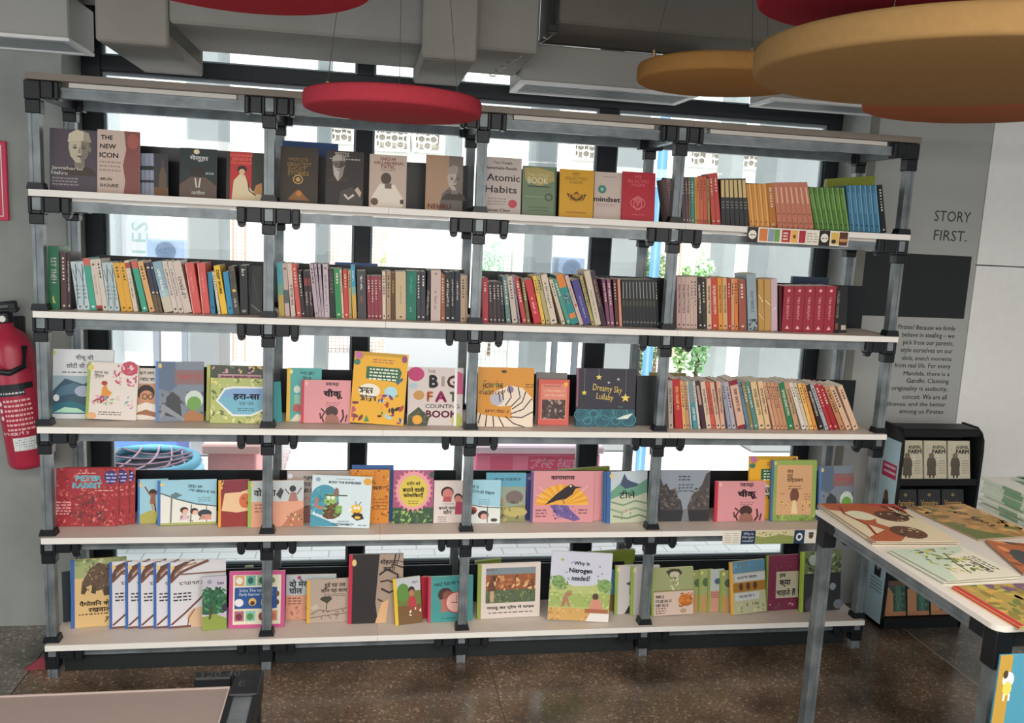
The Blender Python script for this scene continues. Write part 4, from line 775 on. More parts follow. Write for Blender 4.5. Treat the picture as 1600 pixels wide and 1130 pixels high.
face(1, 971, 1022, 270, '#b82c3c', SP('#bb3040', '#d4707a', 'MY') + [('o', .48, .36, .22, .11, .02, '#d8808a'), ('o', .48, .36, .12, .14, .02, '#d8808a'), ('p', [(.38, .42), (.48, .28), (.58, .42), (.48, .52)], '#d0606c'), ('b', .3, .7, .12, 1, .04, '#d0606c')], 'red book with a pink ornament, last face-out book on the top shelf')
# ============================================================ face-out books, third shelf
TAG = ('e', .075, .91, .035, .028, '#d8c060')
def strip_(c, wd=.07): return [('r', 0, 0, wd, 1, c)]
face(3, 82, 176, 547, '#bfc3c4', [('r', 0, 0, 1, 1, '#c2c6c8'), ('r', 0, .07, 1, .62, '#3c5868'), ('p', [(0, .4), (.2, .58), (.5, .5), (.8, .62), (1, .55), (1, .62), (0, .62)], '#8fa4ac'), ('p', [(0, .3), (.12, .46), (.35, .52), (.6, .44), (.7, .3), (.55, .36), (.3, .36)], '#4f7286'), ('e', .5, .4, .14, .08, '#9aa2b4'), ('p', [(0, .07), (0, .2), (.3, .26), (.6, .18), (1, .24), (1, .07)], '#2f6f80'), ('p', [(.02, .09), (.2, .17), (.42, .15), (.55, .09)], '#9fc8b0'), ('e', .06, .3, .05, .05, '#cdd6da'),
      ('t', 'चीकू की', .52, .88, .3, '#4c4c4e', {'b': .01}), ('t', 'छोटी सी दूरी', .45, .76, .46, '#4c4c4e', {'b': .01}), ('b', .15, .75, .67, 1, .04, '#6a6a6c'), ('e', .02, .95, .025, .03, '#b4bc60')], 'large white picture book with a dark sea-wave painting, first at left on the third shelf', Y=.135)
face(3, 205, 250, 576, '#b89478', [('r', 0, .7, 1, 1, '#c0b8ae'), ('r', 0, 0, 1, .7, '#b88c70'), ('x', .5, .9, .8, .06, '#3c3430'), ('x', .5, .78, .8, .06, '#3c3430'), ('e', .5, .52, .3, .16, '#3a2c26'), ('e', .52, .44, .24, .13, '#c08a68'), ('o', .46, .45, .08, .05, .03, '#3a2c26'), ('o', .66, .45, .08, .05, .03, '#3a2c26'), ('p', [(.1, 0), (.2, .28), (.5, .34), (.95, .28), (1, 0)], '#d4ccc0'), ('p', [(.0, .1), (.5, .2), (1, .12), (1, .04), (.4, .1)], '#a06a4c')], 'book with a reading child in glasses, tucked behind the red-sun book on the third shelf', Y=.13)
face(3, 133, 212, 572, '#c9c4bc', strip_('#8fa84c', .06) + [('r', .06, 0, 1, 1, '#cdc6be'), ('e', .06, .9, .06, .05, '#c8b860'), ('t', 'सूरज का\nगुस्सा', .27, .78, .28, '#4a4240', {'b': .01}), ('e', .82, .92, .17, .13, '#c04a60'), ('s', .5, .6, .98, .98, 34, .05, ['#c0405c', '#d08090', '#b86a80', '#e0b0b8'], 3), ('p', [(.28, .3), (.3, .55), (.36, .64), (.42, .52), (.5, .48), (.4, .34)], '#d08a34'), ('e', .34, .64, .06, .04, '#b03a30'), ('p', [(.1, .3), (.3, .28), (.45, .4), (.3, .42)], '#a84a5a'), ('s', .1, .2, .95, .42, 30, .04, ['#8fa878', '#c890a0', '#7a98a8', '#d8a0a8', '#b8c0a0'], 5), ('b', .25, .7, .13, 2, .04, '#7a706c'), ('e', .12, .06, .1, .06, '#d0a070')],
     'white picture book with red sun and rooster, before the sea-wave book', Y=.1, tilt=-3, yaw=5)
ARCH = strip_('#5a82b4', .06) + [('r', .06, 0, 1, 1, '#7a8490'), ('p', [(.06, .55), (.06, 1), (.4, 1), (.45, .6), (.3, .5)], '#5f7088'), ('r', .4, .62, 1, .86, '#8a6a6c'), ('x', .7, .74, .46, .07, '#b0564c'), ('s', .06, .0, 1, .5, 40, .07, ['#6a7078', '#8a9096', '#5a6068', '#7a7a70'], 6), ('p', [(.2, .1), (.22, .4), (.35, .5), (.5, .4), (.55, .05)], '#44484c'), ('e', .8, .36, .19, .16, '#b8c4bc'), ('e', .8, .3, .15, .12, '#6a9a4c'), ('p', [(.6, .12), (.75, .2), (1, .1), (1, 0), (.55, 0)], '#a8744c'), ('p', [(.15, .3), (.6, .05), (.6, 0), (.1, .2)], '#8a8e94'), ('e', .09, .93, .04, .04, '#c8b070')]
face(3, 243, 318, 566, '#6a7684', ARCH, 'blue-grey picture book with stone arch and green bush on the third shelf', Y=.1, yaw=5, spine='#4a72ac')
face(3, 322, 409, 572, '#6a6450', [('r', 0, 0, .06, 1, '#a8b058'), ('r', .06, .6, 1, 1, '#4c5444'), ('s', .06, .86, 1, 1, 20, .05, ['#c890a0', '#6a7a58', '#c8b060', '#3c4438'], 2), ('r', .2, .7, .98, .84, '#b89098'), ('x', .6, .77, .7, .08, '#7a3a50')], 'dark flowered picture book standing behind the blue hexagon book left of the second post', Y=.125)
LEAF = [('r', 0, 0, 1, 1, '#a4ac6a'), ('s', 0, 0, 1, 1, 110, .05, ['#7a8a48', '#c0c080', '#5f7440', '#b8b878', '#d0c890'], 9)]
face(3, 328, 413, 592, '#a4ac6a', strip_('#7a6aa8', .04) + LEAF + [('p', [(.1, .5), (.25, .78), (.4, .82), (1, .82), (1, .3), (.75, .16), (.4, .16)], '#dfe4e0'), ('p', [(.14, .5), (.27, .74), (.42, .78), (1, .78), (1, .34), (.74, .2), (.42, .2)], '#6fa8bc'), ('p', [(.3, .7), (.42, .78), (1, .78), (1, .55), (.2, .6)], '#7a9cc4'), ('t', 'हरा-सा', .66, .58, .5, '#1e2a34', {'b': .03, 'h': .15}), ('t', 'एक पल', .66, .43, .26, '#2a3a44', {}), ('b', .5, .8, .33, 2, .04, '#4a7a88'), TAG],
     'leafy green picture book with a blue hexagon, left of the second post', Y=.085)
face(3, 428, 441, 597, '#3f8f94', [('r', 0, 0, 1, 1, '#459a9e')], 'thin teal book standing edge-on just right of the second post on the third shelf', Y=.11, yaw=28, T=.006)
face(3, 447, 501, 576, '#4a9a98', strip_('#d0a838', .1) + [('r', .1, 0, 1, 1, '#4ea09c'), ('x', .6, .9, .44, .06, '#28504e'), ('x', .62, .81, .32, .06, '#28504e'), ('e', .3, .6, .1, .07, '#b8c8b8'), ('r', .22, .3, .4, .5, '#7fb098'), ('e', .3, .25, .12, .08, '#b05a50'), ('p', [(.1, 0), (.3, .14), (.6, .1), (.6, 0)], '#cdc4b0'), ('e', .12, .93, .05, .04, '#d8c880')], 'teal picture book with a yellow strip, behind the pink book on the third shelf', Y=.13)
CHIKU = strip_('#c8384c', .055) + [('r', .055, 0, 1, 1, '#cc8e92'), ('t', 'नकचढ़ा', .62, .9, .28, '#4a2c30', {'b': .02}), ('t', 'चीकू', .64, .68, .4, '#261c1e', {'b': .035, 'h': .24}), ('b', .5, .78, .47, 2, .05, '#a86a70'), ('e', .62, .27, .13, .13, '#4a3430'), ('p', [(.48, 0), (.5, .16), (.62, .22), (.75, .16), (.78, 0)], '#9a6a5c'), ('l', [(.46, .02), (.42, .14), (.48, .26), (.4, .34)], .035, '#5a3230'), ('l', [(.4, .1), (.38, .24)], .03, '#5a3230'), ('l', [(.8, .02), (.86, .14), (.84, .32)], .04, '#5a3230'), ('l', [(.9, .03), (.93, .2)], .03, '#5a3230'), ('e', .1, .92, .03, .05, '#d8a8a0')]
face(3, 470, 547, 595, '#cc8e92', CHIKU, 'pink picture book with big black title and crouching figure on the third shelf', Y=.105, spine='#c8384c')
KAVI = [('r', 0, 0, 1, 1, '#d4a02c'), ('p', [(.05, .82), (.0, 1), (.95, 1), (1, .86), (.9, .95), (.2, .95)], '#b8902c'), ('e', .08, .95, .07, .05, '#b86a9a'), ('e', .06, .85, .06, .04, '#3f7a68'), ('e', .93, .93, .05, .05, '#8a4a78'), ('p', [(.24, .63), (.24, .8), (.85, .8), (.9, .74), (.85, .6)], '#2f6848'), ('b', .3, .82, .765, 4, .045, '#dfe0c8'), ('b', .35, .75, .9, 2, .035, '#a86a50'), ('e', .32, .46, .2, .1, '#dcd0c0'), ('x', .27, .46, .3, .09, '#3a3a20'), ('x', .3, .35, .3, .08, '#3a3a20'), ('e', .72, .46, .12, .08, '#9ac4cc'), ('s', .5, .02, .98, .42, 26, .06, ['#7a3a7a', '#2f8a50', '#b03a3a', '#3a2c28', '#d88a40', '#8fc0d0'], 8), ('p', [(.26, .02), (.3, .12), (.36, .03)], '#3f8a58'), ('s', .02, .02, .24, .3, 8, .07, ['#b85a6a', '#7a3a4a'], 4), ('l', [(.82, .58), (.92, .66)], .05, '#3a6a80')]
face(3, 546, 630, 556, '#d4a02c', KAVI, 'large yellow activity book with green title box on the third shelf', Y=.085, tilt=-2.5, T=.014, yaw=-4)
face(3, 611, 634, 580, '#24344c', [('r', 0, 0, 1, 1, '#28384f')], 'navy board-backed book peeking out right behind the yellow activity book', Y=.12)
face(3, 636, 722, 575, '#bcb0ac', [('r', 0, 0, 1, 1, '#beb4b0'), ('e', .14, .88, .15, .12, '#b8386c'), ('t', 'THE', .42, .93, .15, '#4a4648'), ('t', 'B', .46, .76, .17, '#3c3c40', {'h': .23, 'b': .04}), ('t', 'G', .8, .76, .2, '#7a4444', {'h': .22, 'b': .03}), ('r', .6, .68, .66, .85, '#9a8a88'), ('t', 'F', .4, .5, .12, '#c87a50', {'h': .18, 'b': .04}), ('t', 'A', .6, .5, .23, '#c0487c', {'h': .2, 'b': .04}), ('t', 'T', .82, .5, .13, '#6a6a4a', {'h': .18, 'b': .04}), ('t', 'COUNTING', .63, .335, .62, '#5a5458', {'h': .07, 'b': .01}), ('t', 'BOOK', .62, .2, .58, '#8a3a58', {'h': .13, 'b': .03}), ('e', .2, .52, .1, .08, '#b8884c'), ('p', [(.0, .0), (.02, .18), (.2, .32), (.4, .14), (.36, .0)], '#45503a'), ('s', .02, .0, .38, .26, 20, .03, ['#34402c', '#5a6848', '#6a5a3c'], 6), ('e', .18, .1, .09, .08, '#d0982c'), ('p', [(.86, .55), (.88, .95), (.99, .9), (1, .55)], '#c0507c'), ('e', .9, .1, .1, .12, '#a8ac50'), ('r', .84, 0, .89, 1, '#dcd8d4'), ('e', .1, .68, .08, .05, '#9ab0b8')],
     'cream counting book with big coloured letters, left of the third post', Y=.08, T=.01)
ZEB = [('r', 0, 0, 1, 1, '#c98a30'), ('p', [(0, 0), (0, .24), (.1, .2), (.35, .17), (.62, .14), (.6, .36), (.4, .34), (.26, .38), (.22, .5), (.32, .6), (.56, .7), (.8, .66), (.97, .5), (1, .4), (1, 0)], '#d4c6b4'), ('e', .34, .46, .12, .1, '#a8a8b4'), ('e', .58, .63, .06, .06, '#8a7494')] + [('l', p, .02, '#3a302a') for p in ([(.55, .7), (.6, .5), (.5, .36)], [(.72, .68), (.76, .5), (.6, .34)], [(.86, .6), (.8, .42), (.62, .3)], [(.97, .48), (.82, .3), (.6, .22)], [(1, .26), (.8, .16), (.6, .17)], [(.5, .18), (.65, .06), (.85, .0)], [(.38, .17), (.45, .05), (.48, 0)], [(.28, .18), (.3, .0)], [(.17, .2), (.15, 0)], [(.06, .22), (.02, .05)], [(.44, .62), (.46, .45)], [(.38, .57), (.4, .42)])] + \
      [('t', 'HOW THE', .27, .69, .36, '#7a4a18', {'b': .03, 'h': .09}), ('x', .26, .58, .46, .09, '#7a4a18', 0), ('x', .36, .27, .48, .07, '#8a4a18', 0), ('e', .46, .93, .05, .025, '#4a3a24'), ('b', .85, 1, .72, 2, .04, '#7a5a30'), ('s', .05, .5, .5, .78, 16, .03, ['#6a8a4a', '#a86a3a'], 5)]
face(3, 745, 832, 575, '#c98a30', ZEB, 'orange picture book with curled black-striped animal, just right of the third post', Y=.07)
face(3, 836, 884, 583, '#6f6a68', [('r', 0, 0, 1, 1, '#74706e')], 'plain grey-brown book standing behind the small red book on the third shelf', Y=.13)
face(3, 840, 888, 594, '#c8584c', [('r', 0, 0, 1, 1, '#cc5c50'), ('r', .08, .12, .92, .9, '#d0806c'), ('r', .12, .14, .88, .56, '#4a3a38'), ('s', .12, .14, .88, .56, 40, .07, ['#6a5650', '#8a746a', '#3a2c2a', '#a89484'], 3), ('x', .5, .76, .66, .06, '#e0b09c', 0), ('x', .5, .66, .66, .06, '#e0b09c', 0), ('b', .15, .75, .86, 1, .05, '#8a5a58'), ('e', .88, .9, .07, .05, '#d8a838')], 'small red book with a dark photograph, between the orange and navy books', Y=.11)
def star(cx, cy, s, c, asp=.95): return ('p', [(cx + s * (1 if i % 2 == 0 else .42) * math.sin(R_(36 * i)), cy + s * asp * (1 if i % 2 == 0 else .42) * math.cos(R_(36 * i))) for i in range(10)], c)
WAVES = [('r', 0, 0, 1, .3, '#2a5a6a')] + sum([[('o', x, y, .12, .1, .02, c), ('o', x, y, .07, .06, .02, c2)] for x, y, c, c2 in ((.1, .2, '#3f7a8a', '#2f6a7a'), (.3, .22, '#34707e', '#4a8a94'), (.52, .22, '#3f8088', '#2c6a74'), (.75, .24, '#4a8c90', '#35747c'), (.2, .1, '#2f6a7c', '#4a8490'), (.45, .1, '#3a7a84', '#2a6070'), (.68, .1, '#2c6c78', '#448088'), (.9, .12, '#3f8088', '#2f6a74'))], [])
face(3, 899, 991, 577, '#2c2a3a', strip_('#8a5a68', .03) + [('r', .03, 0, 1, 1, '#2f2d3c')] + WAVES + [('r', 0, .3, 1, .34, '#2f2d3c'), star(.37, .85, .055, '#d0bc68'), star(.13, .58, .05, '#d8c048'), star(.83, .5, .085, '#d8c058'), star(.7, .82, .03, '#c0b8b0'), star(.54, .76, .03, '#b0acac'), ('l', [(.37, .9), (.37, 1)], .005, '#8a8a90'), ('l', [(.83, .58), (.83, 1)], .005, '#8a8a90'), ('l', [(.13, .62), (.13, 1)], .005, '#8a8a90'), ('t', 'Dreamy Sky', .52, .64, .52, '#c8b058', {'h': .14, 'rot': -6}), ('t', 'Lullaby', .48, .5, .3, '#c8b058', {'h': .13, 'rot': -6}), ('p', [(.68, .13), (.8, .19), (.97, .24), (.88, .14)], '#c8d0c8')],
     'navy picture book with gold stars and teal waves on the third shelf', Y=.09, T=.016)
face(3, 993, 1024, 588, '#1f2428', [('r', 0, 0, 1, 1, '#23282c'), ('b', .3, .8, .5, 5, .05, '#2f3438')], 'plain black book between the navy star book and the fourth post on the third shelf', Y=.12)
# ============================================================ face-out books, fourth shelf
PR = [('r', 0, 0, 1, 1, '#a8343c'), ('s', 0, 0, 1, 1, 130, .035, ['#c8605c', '#8a2a34', '#b84a4c', '#d07a70'], 12), ('s', .2, .05, .8, .55, 40, .05, ['#7a3a3c', '#8f4644', '#6f3c44'], 5), ('s', 0, 0, 1, .6, 50, .03, ['#c8605c', '#b84a4c'], 17), ('t', 'PETER', .52, .83, .42, '#7cc4d0', {'b': .035, 'h': .1}), ('t', 'RABBIT', .5, .71, .48, '#7cc4d0', {'b': .035, 'h': .1}), ('b', .35, .65, .92, 1, .04, '#d8a8a0'), ('b', .62, .95, .62, 1, .04, '#d8a8a0'), ('e', .88, .85, .11, .12, '#3c3a78'), ('b', .8, .97, .9, 3, .06, '#a8a8cc'), ('b', .0, .24, .42, 5, .05, '#d8a0a0')]
for i, (xr, y, d) in enumerate(((210, 731, .022), (200, 732, .011), (184, 733, 0))):
    face(4, 87 + (184 - 87) * (.05 + .05 * (2 - i)) * (i < 2), xr, y, '#a8343c', PR, 'red patterned book with pale blue title, ' + ['rearmost', 'middle', 'front'][i] + ' of three at left on the fourth shelf', Y=.128 + d, T=.009, group='three red patterned books on the fourth shelf')
KID = strip_('#3f74b8', .07) + [('r', .07, 0, 1, 1, '#8fbcca'), ('p', [(.07, 0), (.07, .2), (.4, .3), (1, .25), (1, 0)], '#a8a050'), ('p', [(.6, 0), (.7, .3), (1, .28), (1, 0)], '#4c5048'), ('e', .5, .72, .12, .06, '#3a2c28'), ('p', [(.4, .45), (.44, .68), (.58, .68), (.6, .42)], '#9a6048'), ('l', [(.42, .64), (.24, .84)], .05, '#8a5040'), ('l', [(.58, .64), (.76, .84)], .05, '#8a5040'), ('l', [(.46, .45), (.52, .3)], .06, '#c88a50'), ('l', [(.56, .45), (.6, .28)], .05, '#5a3a30'), ('e', .1, .88, .05, .06, '#d0b070')]
face(4, 215, 262, 750, '#8fbcca', KID, 'pale blue book with a leaping child, right of the red patterned books', Y=.148, spine='#3f74b8', yaw=5)
BIRD = strip_('#3f74b8', .05) + [('r', .05, 0, 1, 1, '#d4d4cc'), ('p', [(.05, .75), (.3, .6), (.6, .48), (1, .42), (1, 1), (.05, 1)], '#8fbccc'), ('l', [(.05, .72), (.35, .57), (.65, .46), (1, .4)], .025, '#5a6c74'), ('l', [(.22, .05), (.24, .7)], .03, '#7a8078'), ('l', [(.56, .02), (.57, .45)], .02, '#6f6a64'), ('l', [(.83, .02), (.83, .42)], .015, '#7a6a60'), ('p', [(.22, .64), (.3, .74), (.42, .66), (.3, .6)], '#5f8088'), ('e', .45, .33, .07, .07, '#3a3034'), ('e', .47, .3, .05, .05, '#d8a890'), ('e', .62, .3, .07, .07, '#44343a'), ('e', .64, .27, .05, .05, '#d8a890'), ('p', [(.36, .1), (.4, .26), (.5, .26), (.52, .12)], '#c8b0b0'), ('e', .8, .24, .12, .09, '#3a4450'), ('p', [(.7, .1), (.76, .22), (.9, .22), (.92, .1)], '#c89080'), ('x', .64, .85, .26, .06, '#33525c', 1, -7), ('x', .75, .74, .44, .06, '#33525c', 1, -7), ('b', .68, .9, .6, 3, .04, '#6f98a4'), ('r', .05, 0, 1, .05, '#a0a860'), ('s', .1, .05, .95, .2, 12, .02, ['#5a6a60', '#8a7060'], 2), TAG]
face(4, 246, 338, 751, '#8fbccc', BIRD, 'pale blue picture book with children under a branch, left bay of the fourth shelf', Y=.125, spine='#3f74b8', yaw=5)
face(4, 341, 390, 751, '#a84038', strip_('#d89a2c', .08) + [('r', .08, 0, 1, 1, '#9a3834'), ('r', .08, .66, 1, 1, '#8a3440'), ('p', [(.1, .35), (.2, .72), (.7, .74), (1, .8), (1, .34), (.6, .3)], '#d8b48c'), ('e', .86, .55, .2, .16, '#cc6a48'), ('e', .8, .6, .03, .025, '#8a3a2c'), ('e', .92, .5, .03, .025, '#8a3a2c'), ('s', .0, .8, .18, 1, 6, .05, ['#e0c070'], 2)], 'maroon picture book with an orange strip, partly behind the peach book left of second post', Y=.1, spine='#d89a2c', yaw=6)
PEACH = strip_('#8fae4c', .06) + [('r', .06, .55, 1, 1, '#b8c0c0'), ('r', .06, 0, 1, .55, '#d49a80'), ('p', [(.6, 0), (.8, .3), (1, .4), (1, 0)], '#b87a5c'), ('s', .7, .02, 1, .3, 16, .03, ['#8a5a48', '#d8b090', '#7a6a50'], 2), ('e', .8, .82, .06, .07, '#3c3c40'), ('p', [(.72, .55), (.76, .74), (.86, .74), (.9, .55)], '#a87870'), ('l', [(.74, .7), (.66, .82)], .02, '#6a5a58'), ('l', [(.88, .7), (.96, .84)], .02, '#6a5a58'), ('p', [(.5, .7), (.58, .85), (.64, .78), (.58, .6)], '#4a4c54'), ('t', 'वो मेरा', .3, .76, .4, '#33363a', {'b': .02}), ('b', .12, .4, .48, 3, .07, '#a8705c'), TAG]
face(4, 387, 474, 752, '#d49a80', PEACH, 'peach and pale blue picture book behind the second post on the fourth shelf', Y=.092, spine='#8fae4c', yaw=4)
face(4, 447, 545, 737, '#a49a94', [('r', 0, 0, 1, 1, '#a89e98'), ('x', .38, .86, .24, .08, '#3c3634'), ('x', .38, .74, .22, .08, '#3c3634'), ('x', .38, .62, .26, .08, '#3c3634'), ('p', [(.1, 0), (.2, .3), (.45, .35), (.5, 0)], '#8a5c58'), ('s', .1, 0, .5, .5, 20, .05, ['#7a4c4c', '#b08a80', '#6a5a58'], 3), ('e', .05, .9, .04, .05, '#c8ccd4')], 'grey-beige picture book mostly hidden behind the cartoon turtle and bee book', Y=.15)
TURT = [('r', 0, 0, 1, 1, '#c2d2e0'), ('e', .22, .52, .24, .3, '#4a94a8'), ('p', [(0, .0), (0, .25), (.3, .12), (.5, .02)], '#4a94a8'), ('p', [(.2, .2), (.24, .42), (.34, .5), (.44, .46), (.48, .22), (.4, .16), (.28, .15)], '#6a4a34'), ('p', [(.4, .2), (.42, .42), (.52, .42), (.52, .26)], '#78a050'), ('e', .32, .54, .11, .11, '#8ab060'), ('s', .2, .16, .5, .5, 24, .03, ['#5f8a44', '#8a6a48', '#90b468', '#54402c'], 6), ('s', .0, .25, .24, .75, 14, .05, ['#5aa4b6', '#3a8498'], 7), ('l', [(.22, .62), (.6, .62)], .02, '#3a5a34'), ('l', [(.2, .36), (.08, .4), (.1, .56)], .06, '#b07a68'), ('p', [(.36, .62), (.4, .78), (.45, .74), (.46, .6)], '#8a6a5c'), ('e', .29, .57, .03, .035, '#dfe4dc'), ('e', .36, .57, .03, .035, '#dfe4dc'), ('e', .76, .36, .1, .1, '#d8b040'), ('p', [(.68, .22), (.74, .3), (.86, .28), (.9, .18), (.78, .14)], '#3a3028'), ('e', .79, .2, .05, .03, '#d8b040'), ('e', .74, .39, .025, .03, '#f0ece4'), ('e', .8, .39, .025, .03, '#f0ece4'), ('l', [(.72, .3), (.78, .28), (.82, .31)], .015, '#7a2c24'), ('p', [(.62, .3), (.66, .42), (.7, .34)], '#dfe8ec'), ('l', [(.76, .45), (.74, .52)], .01, '#3a3028'), ('l', [(.8, .45), (.84, .51)], .01, '#3a3028'),
        ('t', 'THE ADVENTURES OF', .55, .94, .3, '#3a5670'), ('t', 'BOSSY THE BUMBLEBEE', .55, .875, .54, '#2f4a66', {'b': .025, 'h': .045}), ('t', 'Stories for', .56, .12, .2, '#3f5a78'), ('t', 'SUSTAINABILITY', .56, .06, .36, '#2f4a66', {'b': .025}), ('e', .93, .91, .07, .07, '#d09a3c'), ('e', .1, .92, .04, .04, '#8a9cb4'), ('b', .8, .95, .05, 1, .04, '#6a88a0')]
face(4, 484, 577, 747, '#c2d2e0', TURT, 'pale blue book with a cartoon green turtle and bee, leaning forward on the fourth shelf', Y=.085, tilt=-1.5, T=.01, yaw=-3)
face(4, 548, 613, 728, '#2f5a98', [('r', 0, 0, 1, 1, '#34609c')], 'plain blue book standing behind the orange speckled book on the fourth shelf', Y=.155)
face(4, 545, 607, 735, '#cc842c', [('r', 0, 0, 1, 1, '#cc842c'), ('s', 0, .05, 1, 1, 70, .035, ['#7a4a1c', '#a8642c', '#e0a858', '#8a3a1c'], 5), ('x', .78, .66, .4, .07, '#4a2c14'), ('b', .6, .95, .45, 4, .06, '#a85c20')], 'orange speckled picture book between the turtle book and the pink sunflower book', Y=.13)
SUN = [('r', 0, 0, 1, 1, '#a8587c'), ('r', 0, 0, 1, .3, '#3f5a40'), ('s', 0, 0, 1, .24, 40, .06, ['#5f8a50', '#2f4a38', '#8fae60', '#4a7048'], 4)] + [('p', [(.5 + .36 * math.cos(R_(a - 9)), .62 + .3 * math.sin(R_(a - 9))), (.5 + .5 * math.cos(R_(a)), .62 + .43 * math.sin(R_(a))), (.5 + .36 * math.cos(R_(a + 9)), .62 + .3 * math.sin(R_(a + 9)))], '#d48a90') for a in range(0, 360, 15)] + [('e', .5, .62, .43, .36, '#d8949a'), ('e', .5, .61, .35, .3, '#c8b44c'), ('t', 'शरीर को', .5, .76, .34, '#4a3c18', {'b': .02, 'h': .075}), ('t', 'बनाने वाली', .5, .64, .54, '#3a2c18', {'b': .03, 'h': .1}), ('t', 'कोशिकाएँ', .5, .53, .5, '#3a2c18', {'b': .03, 'h': .1}), ('b', .38, .62, .42, 2, .04, '#8a7a30'), ('e', .95, .92, .06, .06, '#4a5a58')]
face(4, 613, 676, 736, '#b06a84', SUN, 'picture book with a pink-petalled yellow flower on its cover, fourth shelf', Y=.125)
face(4, 677, 722, 752, '#c9bdb8', [('r', 0, 0, 1, 1, '#ccc0ba'), ('e', .46, .72, .22, .14, '#3c2c2c'), ('e', .48, .69, .18, .12, '#c87a70'), ('p', [(.34, .62), (.3, .5), (.6, .5), (.62, .62)], '#b8545c'), ('e', .84, .6, .14, .1, '#3c2c2c'), ('e', .84, .56, .12, .09, '#c88070'), ('p', [(.74, .2), (.76, .5), (.98, .5), (1, .2)], '#b84460'), ('t', 'बनाने वाला', .48, .36, .62, '#4a3c3c', {'b': .02}), ('t', 'कौन', .48, .26, .3, '#4a3c3c', {'b': .02}), ('b', .15, .45, .14, 3, .05, '#8a7c7a'), ('b', .3, .7, .45, 1, .05, '#a09490')], 'white book with two laughing children, just left of the third post on the fourth shelf', Y=.128)
face(4, 758, 820, 740, '#5a98a4', [('r', 0, 0, 1, 1, '#8a9a88'), ('r', 0, .72, 1, 1, '#5a9cb4'), ('p', [(0, 0), (0, .45), (.3, .5), (.5, .3), (1, .35), (1, 0)], '#8a8a5c'), ('e', .72, .5, .22, .14, '#7a6a68'), ('e', .3, .42, .14, .1, '#a87a50'), ('x', .55, .87, .7, .05, '#2c4a58'), ('e', .75, .2, .3, .1, '#b0a464'), ('s', 0, 0, 1, .45, 30, .06, ['#7a7a50', '#b09a64', '#5a6048', '#9a7a58'], 4)], 'teal and olive landscape book behind the children book right of the third post', Y=.135)
face(4, 728, 781, 751, '#8fbccc', [('r', 0, 0, 1, 1, '#d0d4d0'), ('p', [(0, .45), (1, .38), (1, 1), (0, 1)], '#93c0d0'), ('x', .22, .84, .3, .07, '#33525c', 1, -7), ('x', .45, .72, .7, .07, '#33525c', 1, -7), ('l', [(0, .45), (.5, .38), (1, .36)], .03, '#5a6c74'), ('e', .18, .3, .13, .09, '#b03a34'), ('e', .18, .27, .08, .06, '#3a2c2c'), ('e', .5, .2, .16, .1, '#3c3034'), ('e', .52, .16, .1, .07, '#d09888'), ('l', [(.62, .02), (.62, .4)], .03, '#6a6c68'), ('b', .35, .7, .55, 3, .05, '#6f98a4'), ('e', .82, .08, .1, .04, '#4a4440')], 'pale blue children book right behind the third post on the fourth shelf', Y=.115)
CROW = strip_('#5a5488', .04) + [('r', .04, 0, 1, 1, '#cc8c90')] + [('p', [(.5, .34), (.5 + .42 * math.cos(R_(a)), .34 + .4 * math.sin(R_(a))), (.5 + .42 * math.cos(R_(a + 9)), .34 + .4 * math.sin(R_(a + 9)))], '#d8922c' if k % 2 else '#dca640') for k, a in enumerate(range(0, 180, 9))] + [('p', [(.22, .34), (.4, .55), (.56, .7), (.64, .75), (.7, .7), (.82, .69), (.71, .66), (.66, .55), (.56, .46), (.42, .43)], '#2c2224'), ('l', [(.5, .46), (.54, .36)], .01, '#3a2c28'), ('e', .63, .71, .018, .02, '#d8d0c8'), ('p', [(.3, .33), (.4, .35), (.6, .33), (.62, .26), (.8, .06), (.7, .02), (.55, .08), (.42, .12), (.36, .24)], '#6f5c98'), ('s', .36, .06, .72, .34, 26, .02, ['#3c3468', '#9a8ab8'], 4), ('t', 'कागासारस', .5, .87, .38, '#4a2c34', {'b': .025, 'h': .075}), ('b', .08, .26, .24, 3, .06, '#8a5a64'), ('b', .76, .9, .24, 2, .06, '#8a5a64')] + [('l', [(.08, .55), (.2, .48)], .008, '#e0b8b4'), ('l', [(.12, .7), (.22, .6)], .008, '#e0b8b4'), ('l', [(.9, .72), (.8, .6)], .008, '#e0b8b4')]
for i, (xl, xr, Y) in enumerate(((846, 941, .15), (838, 933, .138), (828, 926, .122))):
    face(4, xl, xr, 737, '#cc8c90', CROW, 'pink book with black crow before an orange sun, ' + ['rearmost', 'middle', 'front'][i] + ' of three', Y=Y, spine='#6a649c', T=.009, group='three pink crow books on the fourth shelf')
for i in range(2): face(4, 820 + 5 * i, 836 + 4 * i, 741 - i, '#5c5a98', [('r', 0, 0, 1, 1, '#625e9c'), ('e', .5, .9, .35, .05, '#a8a0b8')], 'thin purple book edge left of the pink crow book, ' + ['left one', 'right one'][i] + ' of the two', Y=.16 - .008 * i, yaw=35, T=.006, group='purple book edges by the crow book')
